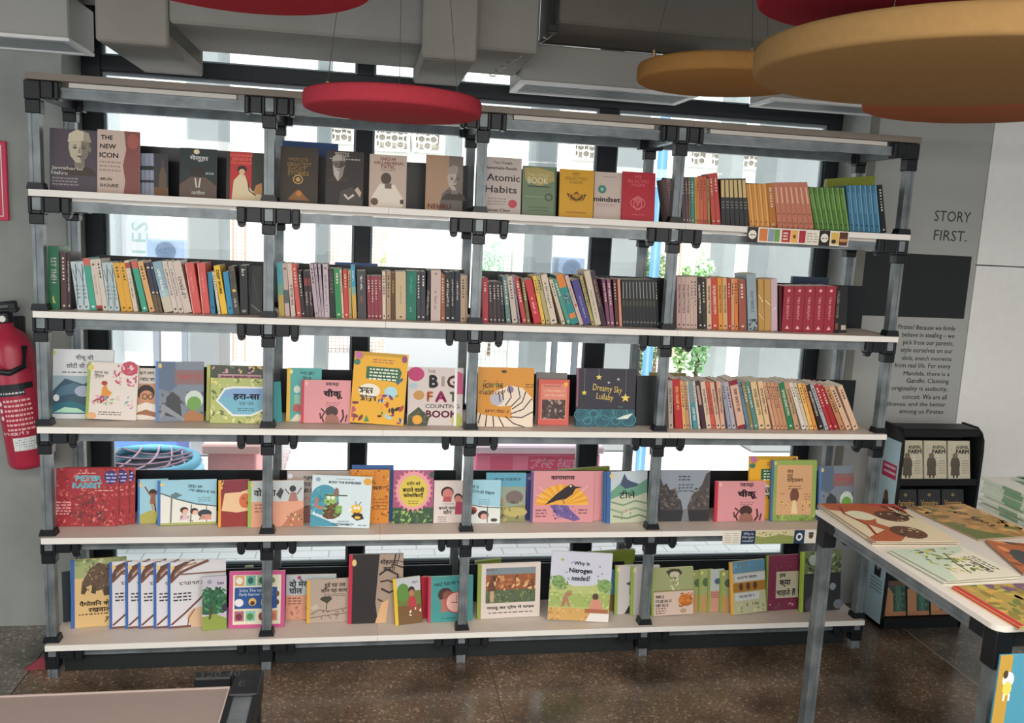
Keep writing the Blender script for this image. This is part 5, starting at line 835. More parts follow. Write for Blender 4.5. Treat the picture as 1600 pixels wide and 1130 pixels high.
MTN = strip_('#3f6ca8', .08) + [('r', .08, 0, 1, 1, '#a8b4ac'), ('r', .08, .66, 1, 1, '#b4bec4'), ('p', [(.3, .72), (.42, .96), (.5, .84), (.6, .8), (.8, .74), (.8, .66), (.3, .66)], '#4a5a74'), ('p', [(.08, .6), (.3, .76), (.45, .66), (.7, .7), (1, .84), (1, .5), (.08, .46)], '#6a9a84'), ('p', [(.08, .46), (.4, .56), (.7, .5), (1, .58), (1, 0), (.08, 0)], '#b4baa4'), ('l', [(.08, .42), (.4, .34), (.7, .42), (1, .36)], .04, '#7a9478'), ('l', [(.08, .28), (.35, .2), (.7, .28), (1, .2)], .05, '#8aa084'), ('l', [(.15, .14), (.5, .08), (.8, .14), (1, .08)], .04, '#6f8a6c'), ('s', .3, .04, .6, .26, 12, .03, ['#8a6a4c', '#c8b49a'], 3), ('t', 'टीले', .5, .55, .4, '#37503c', {'b': .01, 'h': .16}), ('e', .1, .92, .05, .05, '#c8b870')]
for i, xl in enumerate((941, 944, 948)):
    face(4, xl, xl + 61 + (1 if i == 2 else 0), 737, '#a8b4ac', MTN, 'misty green mountain book with a blue strip, ' + ['rearmost', 'middle', 'front'][i] + ' of three by the fourth post', Y=.125 - .012 * i, T=.006, yaw=7, spine='#3f6ca8', group='three mountain books by the fourth post')
face(4, 1030, 1107, 736, '#5a5a60', [('r', 0, 0, 1, 1, '#8a94a0'), ('p', [(0, .2), (0, .85), (.06, .7), (.12, .75), (.2, .6), (.3, .66), (.36, .46), (.42, .42), (.46, .26), (.46, .2)], '#4c4848'), ('p', [(1, .2), (1, .98), (.92, .94), (.84, .72), (.74, .6), (.66, .54), (.6, .4), (.56, .3), (.55, .2)], '#544e4c'), ('s', 0, .25, .4, .66, 40, .035, ['#605a58', '#3c3838', '#746c66'], 2), ('s', .62, .25, 1, .66, 40, .035, ['#645c58', '#403c3c', '#7c746c'], 4), ('r', 0, 0, 1, .22, '#34353a'), ('p', [(.44, .0), (.48, .24), (.56, .24), (.6, 0)], '#7a7e84'), ('b', .36, .6, .88, 2, .06, '#4c5460'), ('b', .36, .66, .72, 3, .06, '#5c6470')], 'dark canyon photograph book just right of the fourth post on the fourth shelf', Y=.12)
face(4, 1168, 1243, 714, '#d4a02c', KAVI, 'yellow activity book with a green title box, behind the pink book on the fourth shelf', Y=.14, T=.012)
face(4, 1116, 1194, 753, '#cc8e92', CHIKU, 'pink picture book with big black title and crouching figure on the fourth shelf', Y=.108, spine='#c8384c')
face(4, 1203, 1273, 720, '#8aa050', strip_('#4a74a0', .05) + [('r', .05, 0, 1, 1, '#8aa254'), ('s', .05, 0, 1, .14, 20, .06, ['#a0b468', '#6f8a40'], 3), ('r', .12, .1, .9, .92, '#c89c74'), ('t', 'मेरा\nहरा\nविद्यालय', .52, .74, .36, '#6a4428', {'b': .015}), ('b', .38, .68, .57, 2, .04, '#8a6040'), ('e', .52, .42, .1, .12, '#7a5040'), ('p', [(.46, .12), (.48, .34), (.56, .34), (.6, .12)], '#d8c098'), ('s', .14, .16, .42, .32, 12, .03, ['#7a6a3c', '#d0b070'], 2), ('s', .66, .16, .88, .32, 12, .03, ['#7a6a3c', '#d0b070'], 3), ('b', .18, .3, .45, 1, .04, '#a87c58'), ('b', .74, .88, .44, 3, .04, '#a87c58'), ('e', .07, .95, .03, .03, '#d0b078')], 'green-bordered tan picture book right of the pink book on the fourth shelf', Y=.11, spine='#4a74a0', T=.014)
face(4, 1278, 1332, 729, '#6a7684', ARCH, 'blue-grey stone arch picture book at the right end of the fourth shelf', Y=.12, spine='#4a72ac', yaw=5)
# ============================================================ face-out books, bottom shelf
face(5, 111, 198, 873, '#c8a870', strip_('#3f6cb4', .07) + [('r', .07, 0, 1, 1, '#cdae78'), ('r', .07, .72, 1, 1, '#9aa470'), ('s', .07, .76, 1, 1, 24, .08, ['#7f9260', '#b8bc88', '#8a9a6a'], 2), ('p', [(.18, .5), (.2, .66), (.34, .86), (.5, .94), (.7, .88), (.88, .62), (.97, .36), (.9, .34), (.72, .48), (.6, .44), (.56, .54), (.42, .52), (.36, .62), (.26, .58), (.24, .5)], '#6a5644'), ('s', .3, .5, .9, .92, 70, .03, ['#8a745c', '#4a3a30', '#a08a6c', '#574638'], 3), ('p', [(.36, .5), (.38, .6), (.46, .58), (.44, .48)], '#574638'), ('p', [(.58, .46), (.6, .58), (.72, .56), (.7, .45)], '#574638'), ('p', [(.18, .5), (.22, .62), (.3, .56), (.24, .48)], '#574638'), ('s', .6, .05, .96, .14, 16, .035, ['#7a5a40', '#a07c58'], 5), ('t', 'पैंगोलिन के', .42, .35, .54, '#453322', {'b': .02, 'h': .08}), ('t', 'रखवाले', .52, .26, .42, '#453322', {'b': .02, 'h': .09}), ('b', .14, .8, .19, 1, .04, '#6a543c')], 'sandy picture book with a scaly anteater, first at left on the bottom shelf', Y=.14, spine='#3f6cb4', yaw=8, T=.008)
face(5, 99, 112, 894, '#24343c', [('r', 0, 0, 1, 1, '#27383f')], 'thin dark book edge at the far left of the bottom shelf', Y=.2, yaw=20, T=.006)
BRN = strip_('#3a6ab0', .05) + [('r', .05, 0, 1, 1, '#c9c8cc'), ('p', [(.05, .68), (.16, .86), (.4, 1), (.3, 1), (.12, .94), (.05, .82)], '#6a4a40'), ('l', [(.05, .7), (.22, .84), (.44, .92), (.7, 1)], .05, '#7a5446'), ('l', [(.12, .82), (.28, .93), (.5, .98)], .03, '#a07a60'), ('r', .2, .8, 1, .825, '#86625a'), ('l', [(.06, .05), (.3, .22), (.55, .42), (.72, .58)], .035, '#74493e'), ('x', .42, .67, .46, .05, '#6a6468'), ('b', .1, .4, .52, 3, .05, '#3a3638'), ('e', .55, .14, .22, .16, '#c8a888'), ('l', [(.34, .02), (.36, .14), (.46, .27)], .02, '#7a5a48'), ('r', .05, 0, .4, .03, '#7a4c40'), ('e', .08, .92, .035, .035, '#d0b878')]
for i, xl in enumerate((171, 196, 216, 240, 262)):
    face(5, xl, xl + 91, 876 + .3 * i, '#c9c8cc', BRN, 'white and brown book with blue strip, ' + ['first', 'second', 'third', 'fourth', 'fully visible last'][i] + ' of the fan of five', Y=.128 - .003 * i, T=.005, lean=7, yaw=8, spine='#3a6ab0', group='fan of five white and brown books on the bottom shelf')
face(5, 316, 354, 901, '#4a7a50', [('r', 0, 0, 1, 1, '#b4b0bc'), ('p', [(0, .3), (0, .7), (.2, .82), (.45, .74), (.7, .78), (1, .62), (1, .34), (.5, .28)], '#356a4a'), ('s', .0, .3, 1, .8, 50, .09, ['#4a8a5c', '#2a5a40', '#5f9466', '#24503a'], 3), ('p', [(0, 0), (0, .25), (.5, .3), (1, .2), (1, 0)], '#8a9a48'), ('l', [(.3, .2), (.4, .45)], .08, '#5a4638'), ('x', .78, .86, .36, .05, '#5a4a70'), ('e', .3, .9, .1, .04, '#8f94a0'), ('e', .92, .4, .1, .08, '#3c3450')], 'small book with a green tree, between the fan of five and the pink board book', Y=.088, T=.006, yaw=8)
PINKB = [('r', 0, 0, 1, 1, '#c8588c'), ('r', .07, .06, .93, .94, '#d4cdb8'), ('r', .1, .34, .86, .72, '#2f5a9c'), ('t', 'Solve The mysteries', .48, .66, .6, '#c8d4e4', {'b': .02}), ('t', 'Early learner stories', .48, .59, .6, '#c8d4e4', {'b': .02})] + [('r', .1 + .2 * i, y, .27 + .2 * i, y + .18, c) for i, (y, c) in enumerate(((.75, '#c89a68'), (.75, '#6aaa9c'), (.75, '#7ab08a'), (.75, '#cdc8b8')))] + [('r', .1 + .2 * i, .12, .27 + .2 * i, .3, c) for i, c in enumerate(('#b06a78', '#7ab8a4', '#d8c8b0', '#c08a6c'))] + [('e', .18, .84, .06, .06, '#e0d8cc'), ('e', .38, .84, .05, .06, '#2f6a58'), ('e', .58, .84, .05, .06, '#345a4c'), ('e', .78, .84, .04, .05, '#6a8a4a'), ('e', .18, .45, .08, .07, '#d8dce0'), ('e', .42, .46, .07, .07, '#d8b060'), ('e', .42, .44, .04, .04, '#5a3c2c'), ('r', .58, .4, .74, .5, '#d8c8b0'), ('e', .18, .2, .06, .06, '#7a3a48'), ('e', .38, .2, .06, .06, '#5a8a4c'), ('e', .58, .2, .05, .07, '#8a4a3c'), ('e', .78, .2, .06, .06, '#b86a5c'), ('e', .87, .6, .03, .05, '#7a5a40'), ('e', .87, .45, .03, .05, '#5a4a38')]
face(5, 357, 444, 894, '#c8588c', PINKB, 'pink-framed board book with small picture squares, bottom shelf behind the second post', Y=.1, T=.016)
face(5, 446, 524, 899, '#bfa49a', [('r', 0, .55, 1, 1, '#a8b4b8'), ('r', 0, 0, 1, .55, '#c8927c'), ('t', 'वो मेरा\nघोल', .26, .74, .4, '#2f3c44', {'b': .025}), ('e', .26, .94, .04, .04, '#a8406c'), ('b', .04, .3, .48, 3, .06, '#8a5c4c'), ('s', 0, 0, 1, .3, 16, .06, ['#b88a68', '#a8705c'], 3)], 'peach and grey picture book between the pink board book and the beige book', Y=.165)
face(5, 479, 545, 906, '#a8988a', strip_('#d0a030', .07) + [('r', .07, 0, 1, 1, '#aa9a8c'), ('t', 'हुई यह उस', .66, .86, .5, '#4a3c34', {'b': .02}), ('t', 'कौन यह काम', .64, .74, .62, '#4a3c34', {'b': .02}), ('b', .4, .9, .65, 2, .04, '#6a5a50'), ('p', [(.3, .54), (.36, .6), (.56, .6), (.6, .54), (.48, .44)], '#4a4638'), ('l', [(.46, .28), (.47, .46)], .02, '#4a4034'), ('l', [(.07, .2), (.3, .3), (.5, .25), (.95, .32)], .015, '#5a4a3c'), ('l', [(.07, .12), (.4, .16), (.95, .2)], .015, '#5a4a3c'), ('p', [(.08, .36), (.22, .44), (.3, .34), (.16, .3)], '#b8a898'), ('s', .1, .06, .9, .3, 18, .025, ['#7a6a58', '#5a4a3c'], 2)], 'beige picture book with an umbrella tree and yellow strip, bottom shelf', Y=.125, spine='#d0a030', yaw=4)
face(5, 543, 628, 867, '#3a3434', strip_('#c03048', .07) + [('r', .07, 0, .56, 1, '#2c2828'), ('p', [(.56, 0), (.5, .3), (.56, 1), (1, 1), (1, 0)], '#a08c7c'), ('l', [(.56, .7), (.7, .78), (.9, .7), (.92, .5), (.75, .44), (.6, .5)], .04, '#332a28'), ('l', [(.86, 1), (.82, .85), (1, .8)], .03, '#332a28'), ('l', [(.54, .35), (.66, .3), (.64, .16), (.56, .1)], .035, '#5a4038'), ('l', [(1, .62), (.84, .58), (.72, .62), (.58, .6)], .03, '#332a28'), ('l', [(.93, 1), (.9, .9), (1, .88)], .02, '#332a28'), ('p', [(.5, 0), (.62, .3), (.74, .34), (.7, 0)], '#c8a078'), ('t', 'मोहल्ला', .74, .88, .34, '#2c2424', {'b': .02}), ('t', 'कहाँ?', .74, .79, .22, '#2c2424', {'b': .02}), ('e', .1, .88, .04, .05, '#d0b878')], 'black book with red strip and winding road drawing, tallest on the bottom shelf', Y=.11, spine='#c03048', T=.014)
face(5, 618, 660, 903, '#8a9050', strip_('#d0b030', .12) + [('r', .12, 0, 1, 1, '#6f7a3c'), ('r', .12, .7, 1, 1, '#b0b4b8'), ('e', .35, .68, .24, .2, '#5f8a40'), ('r', .12, 0, 1, .4, '#7a5c38'), ('e', .66, .72, .12, .08, '#3a2c24'), ('e', .66, .66, .1, .07, '#b07a5c'), ('p', [(.5, .36), (.54, .58), (.78, .58), (.82, .36)], '#b84048'), ('s', .45, .16, .98, .34, 12, .07, ['#d8ccc0', '#b03a40'], 3), ('x', .82, .88, .24, .05, '#6a4a7a')], 'book with a child in red among mushrooms, tilted with a yellow strip', Y=.082, T=.007, tilt=4, spine='#d0b030', yaw=5)
for i in range(2): face(5, 655 + 5 * i, 668 + 4 * i, 902, '#c03048', [('r', 0, 0, 1, 1, '#c8384c')], 'thin red book edge left of the teal clock book, ' + ['left one', 'right one'][i] + ' of the two', Y=.15 - .01 * i, yaw=25, T=.007, group='red book edges by the clock book')
face(5, 668, 738, 901, '#3f8f8c', strip_('#c8384c', .06) + [('r', .06, 0, 1, 1, '#459290'), ('x', .5, .84, .74, .07, '#20403e', 1, 5), ('e', .38, .6, .16, .15, '#4a3230'), ('e', .44, .56, .12, .12, '#8a5848'), ('p', [(.28, .5), (.3, .2), (.5, .25), (.5, .5)], '#b07060'), ('e', .64, .42, .26, .24, '#b84a50'), ('e', .64, .42, .235, .215, '#d8a89c'), ('l', [(.64, .42), (.64, .6)], .012, '#5a3430'), ('l', [(.64, .42), (.52, .42)], .012, '#5a3430'), ('e', .64, .42, .015, .015, '#5a3430'), ('b', .3, .8, .08, 1, .04, '#2c5c5a')], 'teal book with a pink clock face, left of the third post', Y=.1, spine='#c8384c', yaw=3)
face(5, 745, 843, 881, '#c4bab4', strip_('#8a9a40', .06) + [('r', .06, 0, 1, 1, '#c8beb6'), ('r', .13, .28, .92, .92, '#5a6a50'), ('r', .13, .52, .92, .8, '#9a5c3c'), ('r', .13, .8, .92, .92, '#7a8a90'), ('s', .13, .5, .92, .78, 50, .04, ['#b0764c', '#7a4430', '#c89060', '#5c4a38', '#d0a878'], 5), ('s', .13, .28, .92, .5, 40, .035, ['#4a5c40', '#6a7a50', '#7f8a58'], 7), ('p', [(.16, .5), (.22, .76), (.3, .5)], '#6a4c3c'), ('r', .2, .3, .26, .5, '#b89878'), ('t', 'गपलू का ट्रेन में सफर', .53, .19, .76, '#3a302c', {'b': .025, 'h': .08}), ('b', .18, .88, .1, 1, .04, '#6a5c58'), ('b', .14, .3, .89, 1, .04, '#8a4a3c')], 'white-bordered picture book with a crowd painting, right of the third post on the bottom shelf', Y=.12, spine='#8a9a40', yaw=3)
NITRO = [('r', 0, 0, 1, 1, '#b9bcc8'), ('p', [(0, 0), (0, .55), (.15, .58), (.4, .5), (.7, .52), (.9, .6), (1, .56), (1, 0)], '#a8b070'), ('e', .14, .56, .11, .09, '#7a9a5c'), ('e', .9, .52, .12, .1, '#7f9e5e'), ('p', [(0, .2), (0, .4), (.5, .38), (1, .42), (1, .2)], '#98a860'), ('s', 0, .44, .3, .64, 24, .035, ['#6f9052', '#88a868', '#5f8048'], 11), ('s', .78, .42, 1, .62, 24, .035, ['#6f9052', '#8aaa6a'], 12), ('s', 0, .2, 1, .44, 40, .03, ['#a8b86c', '#889a54', '#b4c07a'], 13), ('r', 0, .0, 1, .18, '#c09a5c'), ('s', 0, .0, .7, .18, 20, .03, ['#b08040', '#cca868'], 4), ('p', [(.2, .2), (.26, .4), (.32, .44), (.38, .38), (.3, .34), (.36, .2), (.32, .2), (.29, .28), (.25, .2)], '#a87860'), ('e', .33, .42, .05, .02, '#8a9a50'), ('e', .76, .36, .05, .05, '#5a4034'), ('p', [(.66, .16), (.7, .32), (.84, .32), (.9, .16)], '#c88a78'), ('p', [(.62, 0), (.7, .14), (1, .12), (1, 0)], '#d4d0cc'), ('r', .6, .12, .98, .18, '#a86a4c'), ('t', 'Why is', .5, .83, .26, '#30364e', {'b': .02, 'h': .07}), ('t', 'Nitrogen', .49, .72, .38, '#262c46', {'b': .03, 'h': .09}), ('t', 'needed?', .5, .62, .3, '#30364e', {'b': .02, 'h': .08})] + [('e', x, y, .02, .012, '#8a94a0') for x, y in ((.34, .84), (.26, .7), (.3, .6), (.8, .8), (.78, .66), (.84, .7))] + [('e', .18, .88, .03, .02, '#a8a468')]
face(5, 855, 950, 867, '#b9bcc8', NITRO, 'pale blue and green farming book with three-line black title, bottom shelf', Y=.08, T=.012, tilt=-2, lean=9, yaw=-5)
face(5, 950, 963, 892, '#4a8aa8', [('r', 0, 0, 1, 1, '#4f90b0'), ('r', 0, 0, 1, .4, '#8a6a40')], 'thin blue book edge right of the leaning farming book', Y=.17)
WB = strip_('#90a84c', .1) + [('r', .1, 0, 1, 1, '#b8b4b4'), ('e', .6, .62, .2, .04, '#4a4848'), ('p', [(.5, .4), (.52, .62), (.7, .6), (.66, .42)], '#5a4a44'), ('p', [(.35, 0), (.5, .16), (.75, .22), (.9, 0)], '#36302e'), ('e', .12, .92, .06, .05, '#c8c8a0')]
for i, xl in enumerate((960, 985)): face(5, xl, xl + 44, 884 + i, '#b8b4b4', WB, 'pale grey book with green strip, ' + ['left', 'right'][i] + ' one of two by the fourth post', Y=.13 - .015 * i, spine='#90a84c', yaw=4, group='two pale books with green strips')
face(5, 1018, 1083, 888, '#a8a878', strip_('#90a84c', .05) + [('r', .05, .5, 1, 1, '#98a070'), ('r', .05, 0, 1, .5, '#c8b4a8'), ('p', [(.34, .93), (.48, .98), (.66, .97), (.74, .88), (.6, .78), (.46, .78)], '#4a4638'), ('e', .55, .86, .12, .06, '#b8b4a0'), ('s', .44, .5, .66, .84, 30, .03, ['#c0bca8', '#8a8a68', '#d0ccb8'], 2), ('r', .05, .5, 1, .53, '#8a8458'), ('e', .82, .3, .17, .13, '#c8742c'), ('s', .64, .16, .98, .46, 30, .045, ['#d08434', '#b05c24', '#8a6a44'], 4), ('x', .2, .39, .2, .06, '#38322c'), ('x', .29, .3, .4, .06, '#38322c'), ('x', .24, .21, .3, .06, '#38322c'), ('b', .1, .34, .15, 3, .05, '#7a6a60'), ('e', .76, .08, .08, .05, '#b09478')], 'picture book with pale tree and orange bush, right of the fourth post', Y=.1, spine='#90a84c', tilt=2)
GB = strip_('#8aa24a', .14) + [('r', .14, 0, 1, 1, '#98a070'), ('r', .14, 0, 1, .4, '#b89060'), ('e', .5, .7, .25, .1, '#5a6a50'), ('e', .2, .92, .09, .04, '#c8c080')]
for i, (xl, xr, y) in enumerate(((1078, 1100, 892), (1091, 1112, 890), (1105, 1130, 890), (1124, 1150, 892))):
    face(5, xl, xr, y, '#98a070', strip_('#8aa24a', .14) + [('r', .14, .5, 1, 1, '#a8b0b0'), ('r', .14, 0, 1, .5, '#c0907c'), ('b', .2, .9, .45, 3, .05, '#9a5c4c'), ('e', .6, .72, .2, .07, '#4a6a74')] if i == 2 else GB, 'small green-strip book, ' + ['first', 'second', 'peach-footed third', 'fourth'][i] + ' of four left of the tilted shiny book', Y=.13 - .004 * i, T=.006, spine='#8aa24a', group='four small green-strip books', yaw=5)
face(5, 1196, 1246, 868, '#7a2c48', strip_('#7f9a44', .05) + [('r', .05, 0, 1, 1, '#7c2e4a'), ('r', .3, .22, 1, .7, '#b0aa94'), ('t', 'हम', .5, .62, .2, '#3c3434', {'b': .02}), ('t', 'क्या', .58, .48, .36, '#332a2a', {'b': .03}), ('t', 'चाहते हैं', .62, .32, .6, '#332a2a', {'b': .02}), ('s', .1, .04, .95, .14, 10, .04, ['#a86078', '#5a7a44', '#c08aa0'], 2), ('s', .1, .72, .95, .8, 10, .02, ['#a86078'], 3)], 'maroon book with a pale title panel, near the right end of the bottom shelf', Y=.12, spine='#7f9a44', yaw=4)
face(5, 1143, 1197, 877, '#9a9478', strip_('#d0a048', .07) + [('r', .07, .78, 1, 1, '#5a86a0'), ('r', .07, 0, 1, .78, '#a8a888'), ('r', .12, .62, .98, .76, '#b4b8b8'), ('r', .07, .42, 1, .6, '#a0702c'), ('e', .3, .52, .06, .07, '#5a3c24'), ('e', .5, .52, .06, .07, '#5a3c24'), ('e', .7, .52, .06, .07, '#5a3c24'), ('r', .12, .26, .82, .4, '#b4b8b8'), ('x', .5, .69, .6, .05, '#4a4a4c'), ('x', .45, .33, .44, .05, '#4a4a4c'), ('s', .1, .02, .95, .2, 16, .05, ['#7a8a58', '#a86a4c', '#c0b890', '#5a7a50'], 3), ('s', .1, .8, .98, .98, 12, .04, ['#7aa0b4', '#8a7a50'], 4)], 'tilted shiny picture book with orange band and blue top, bottom shelf', Y=.085, tilt=4, spine='#d0a048', T=.012, yaw=3)
face(5, 1250, 1312, 862, '#3a3c38', strip_('#94b03c', .07) + [('r', .07, 0, 1, 1, '#35373a'), ('r', .07, .62, 1, 1, '#68784c'), ('s', .07, .64, 1, .98, 40, .06, ['#50603c', '#8a9a6c', '#3c4834', '#a0a890'], 3), ('e', .3, .86, .12, .09, '#98a498'), ('t', 'हम', .6, .72, .18, '#2c302c', {'b': .025}), ('r', .07, .6, 1, .63, '#2a2c2c'), ('e', .8, .4, .08, .06, '#8a9698'), ('e', .3, .12, .18, .14, '#565460'), ('e', .95, .1, .12, .08, '#7a7c84')], 'black and green book with a bright lime strip, behind the display table leg', Y=.095, spine='#94b03c', T=.014, yaw=5)
# folded backs standing behind the dark panels
def back(row, x0, x1, y0, y1, col, label, Y=.345, t=.02, slope=0):
    a, b = atY(x0, y1, Y), atY(x1, y1, Y); z0 = ROWZ[row] + .0006; h = (atY((x0 + x1) / 2, y0, Y)[2]) - z0
    d = slope; q = MB(); W = b[0] - a[0]; r = empty('folder', label, 'folder', (a[0], Y, z0))
    q.prism([(0, 0), (W, 0), (W, h + d), (0, h - d)], mat(col, .5), lambda p, s, tt: (p, tt, s), 0, t); q.build('cover', r)
    q = MB(); q.prism([(.004, .003), (W - .004, .003), (W - .004, h + d - .003), (.004, h - d - .003)], mat('#c0b8a4', .8), lambda p, s, tt: (p, tt, s), t + .0002, t + .01); q.build('paper', r)
back(1, 441, 528, 222, 250, '#2f5288', 'dark blue folder standing behind the gold-lettered book on the top shelf')
back(1, 1291, 1366, 277, 292, '#8a9434', 'olive green folder behind the blue spines at the right end of the top shelf', slope=.014)
back(2, 523, 590, 411, 420, '#3a5a90', 'blue folder behind the spines in the centre-left bay of the second shelf')
back(2, 1238, 1294, 433, 445, '#26384e', 'navy folder behind the dark red spines on the second shelf')
back(3, 1016, 1072, 583, 592, '#8a7c4c', 'tan folder behind the fourth post on the third shelf')
back(4, 872, 952, 732, 745, '#7a8434', 'olive green folder behind the pink crow books on the fourth shelf', slope=.008)
back(5, 742, 783, 876, 890, '#7a8a34', 'olive green folder behind the crowd painting book on the bottom shelf', slope=.006)
back(5, 918, 991, 862, 880, '#86963a', 'olive green folder behind the leaning farming book on the bottom shelf', slope=.006)
back(5, 382, 396, 886, 892, '#6a7a40', 'olive folder behind the pink board book on the bottom shelf')
# ============================================================ rows of spine-out books
ORD = ['', 'first', 'second', 'third', 'fourth', 'fifth', 'sixth', 'seventh', 'eighth', 'ninth', 'tenth', 'eleventh', 'twelfth', 'thirteenth', 'fourteenth', 'fifteenth', 'sixteenth', 'seventeenth', 'eighteenth', 'nineteenth', 'twentieth']
TENS = {20: 'twenty', 30: 'thirty', 40: 'forty'}
def ordn(n): return ORD[n] if n <= 20 else (TENS[n // 10 * 10] + '-' + ORD[n % 10] if n % 10 else {30: 'thirtieth', 40: 'fortieth'}[n])
def lum(h): return sum(int(h[i:i + 2], 16) for i in (1, 3, 5)) / 3
def shelf_run(row, ox, oy, sc_, bay, shelf, items, Y=.072, depth=.125):
    Z = ROWZ[row]; L = []
    for it in items:
        b0, b1, t0, yt = [v / sc_ for v in it[:4]]; b0 += ox; b1 += ox; t0 += ox; yt += oy
        X0 = solve(lambda X: pj((X, Y, Z))[0], b0, 0, .5); X1 = solve(lambda X: pj((X, Y, Z))[0], b1, 0, .5)
        T = atY(t0, yt, Y); dx, dz = T[0] - X0, T[2] - Z; L.append([X0, X1, math.atan2(-dx, dz), math.hypot(dx, dz)])
    for i, it in enumerate(items):
        X0, X1, a, h = L[i]; t = (X1 - X0) * math.cos(a)
        if i + 1 < len(items):
            Xn, _, an, hn = L[i + 1]; m = min(h * math.cos(a), hn * math.cos(an))
            for z in (0, m): t = min(t, ((Xn - math.tan(an) * z) - (X0 - math.tan(a) * z)) * math.cos(a) - .0003)
        t = max(t, .0035)
        if i:                                                   # never run into the neighbour on the left
            Xp, tp, ap, hp = prev; m = min(h, hp)
            lim = max(Xp + tp / math.cos(ap), Xp + tp / math.cos(ap) - math.tan(ap) * m + math.tan(a) * m) + .0002
            if X0 < lim: d = lim - X0; X0 = lim; t = max(.0035, t - d)
        prev = (X0, t, a, h)
        ca, sa = math.cos(a), math.sin(a)
        # frame: book x -> world +Y, thickness runs right to left, up leans to the left by a
        up = (-sa, 0, ca); thd = (-ca, 0, -sa); low = 0 if a >= 0 else -t * -sa
        bx_ = X0 + t * ca; bz = Z + .0006 + t * sa if a >= 0 else Z + .0006
        if a < 0: bx_ = X0 + t * ca; bz = Z + .0006
        M = Matrix([[0, thd[0], up[0], bx_], [1, 0, 0, Y], [0, thd[2], up[2], bz], [0, 0, 0, 1]])
        col, desc = it[4], it[5]; art = it[6] if len(it) > 6 else None; rn = random.Random(i * 7 + row)
        c2 = '#3a3634' if lum(col) > 120 else '#c8c2b6'
        sa_ = [('r', 0, 0, 1, 1, col)]
        if isinstance(art, str): sa_ += [('x', .5, .58, .55, .45, c2, int(art[0] > 'z'), -90), ('e', .5, .07, .22, .018, c2)]
        elif art is None:
            z = .9
            sa_ += [('r', .34, v, .66, v + dv, c2) for v, dv in [(.88 - k * .06, rn.uniform(.015, .045)) for k in range(rn.randint(4, 9))]] + [('e', .5, .07, .2, .018, c2)]
        else: sa_ += art
        ti = h if h > .12 else .12
        make_book('book', f'{desc}, {ordn(i + 1)} from left, {shelf} shelf {bay} bay', M, depth + .006 * rn.random(), ti, t, col, col, (), sa_, False, f'books spine out, {shelf} shelf {bay} bay')
KEEP = ('LET THEM', 'YOU CAN', '20', 'COLLEEN HOOVER', 'DEEP WORK')
V = lambda txt, c, cv=.58, ln=.6, h=.45, b=.02: ('t', txt, .5, cv, ln, c, {'rot': -90, 'h': h, 'b': b}) if txt in KEEP else ('x', .5, cv, ln, h, c, int(txt[0] > 'z'), -90)
TREE = [('l', [(.2, .1), (.5, .5), (.75, .95)], .14, '#4c5c60'), ('l', [(.5, .6), (.15, .85)], .1, '#4c5c60'), ('l', [(.6, .7), (.95, .88)], .08, '#4c5c60'), ('e', .5, .07, .2, .02, '#4c6a78'), ('b', .2, .8, .5, 4, .08, '#6a8088')]
TEAL = [('r', 0, .86, 1, 1, '#c8605a'), ('e', .5, .07, .2, .02, '#cfe0d8')]
CRM = [('r', 0, 0, 1, .1, '#b8383a'), ('r', .1, .0, .9, .05, '#4a3430'), ('e', .5, .9, .25, .02, '#7a5a50'), V('story', '#9a8a80', .5, .4)]
LAV = [V('novel series', '#6a5a68', .45, .7), ('e', .5, .92, .28, .02, '#7a6478')]
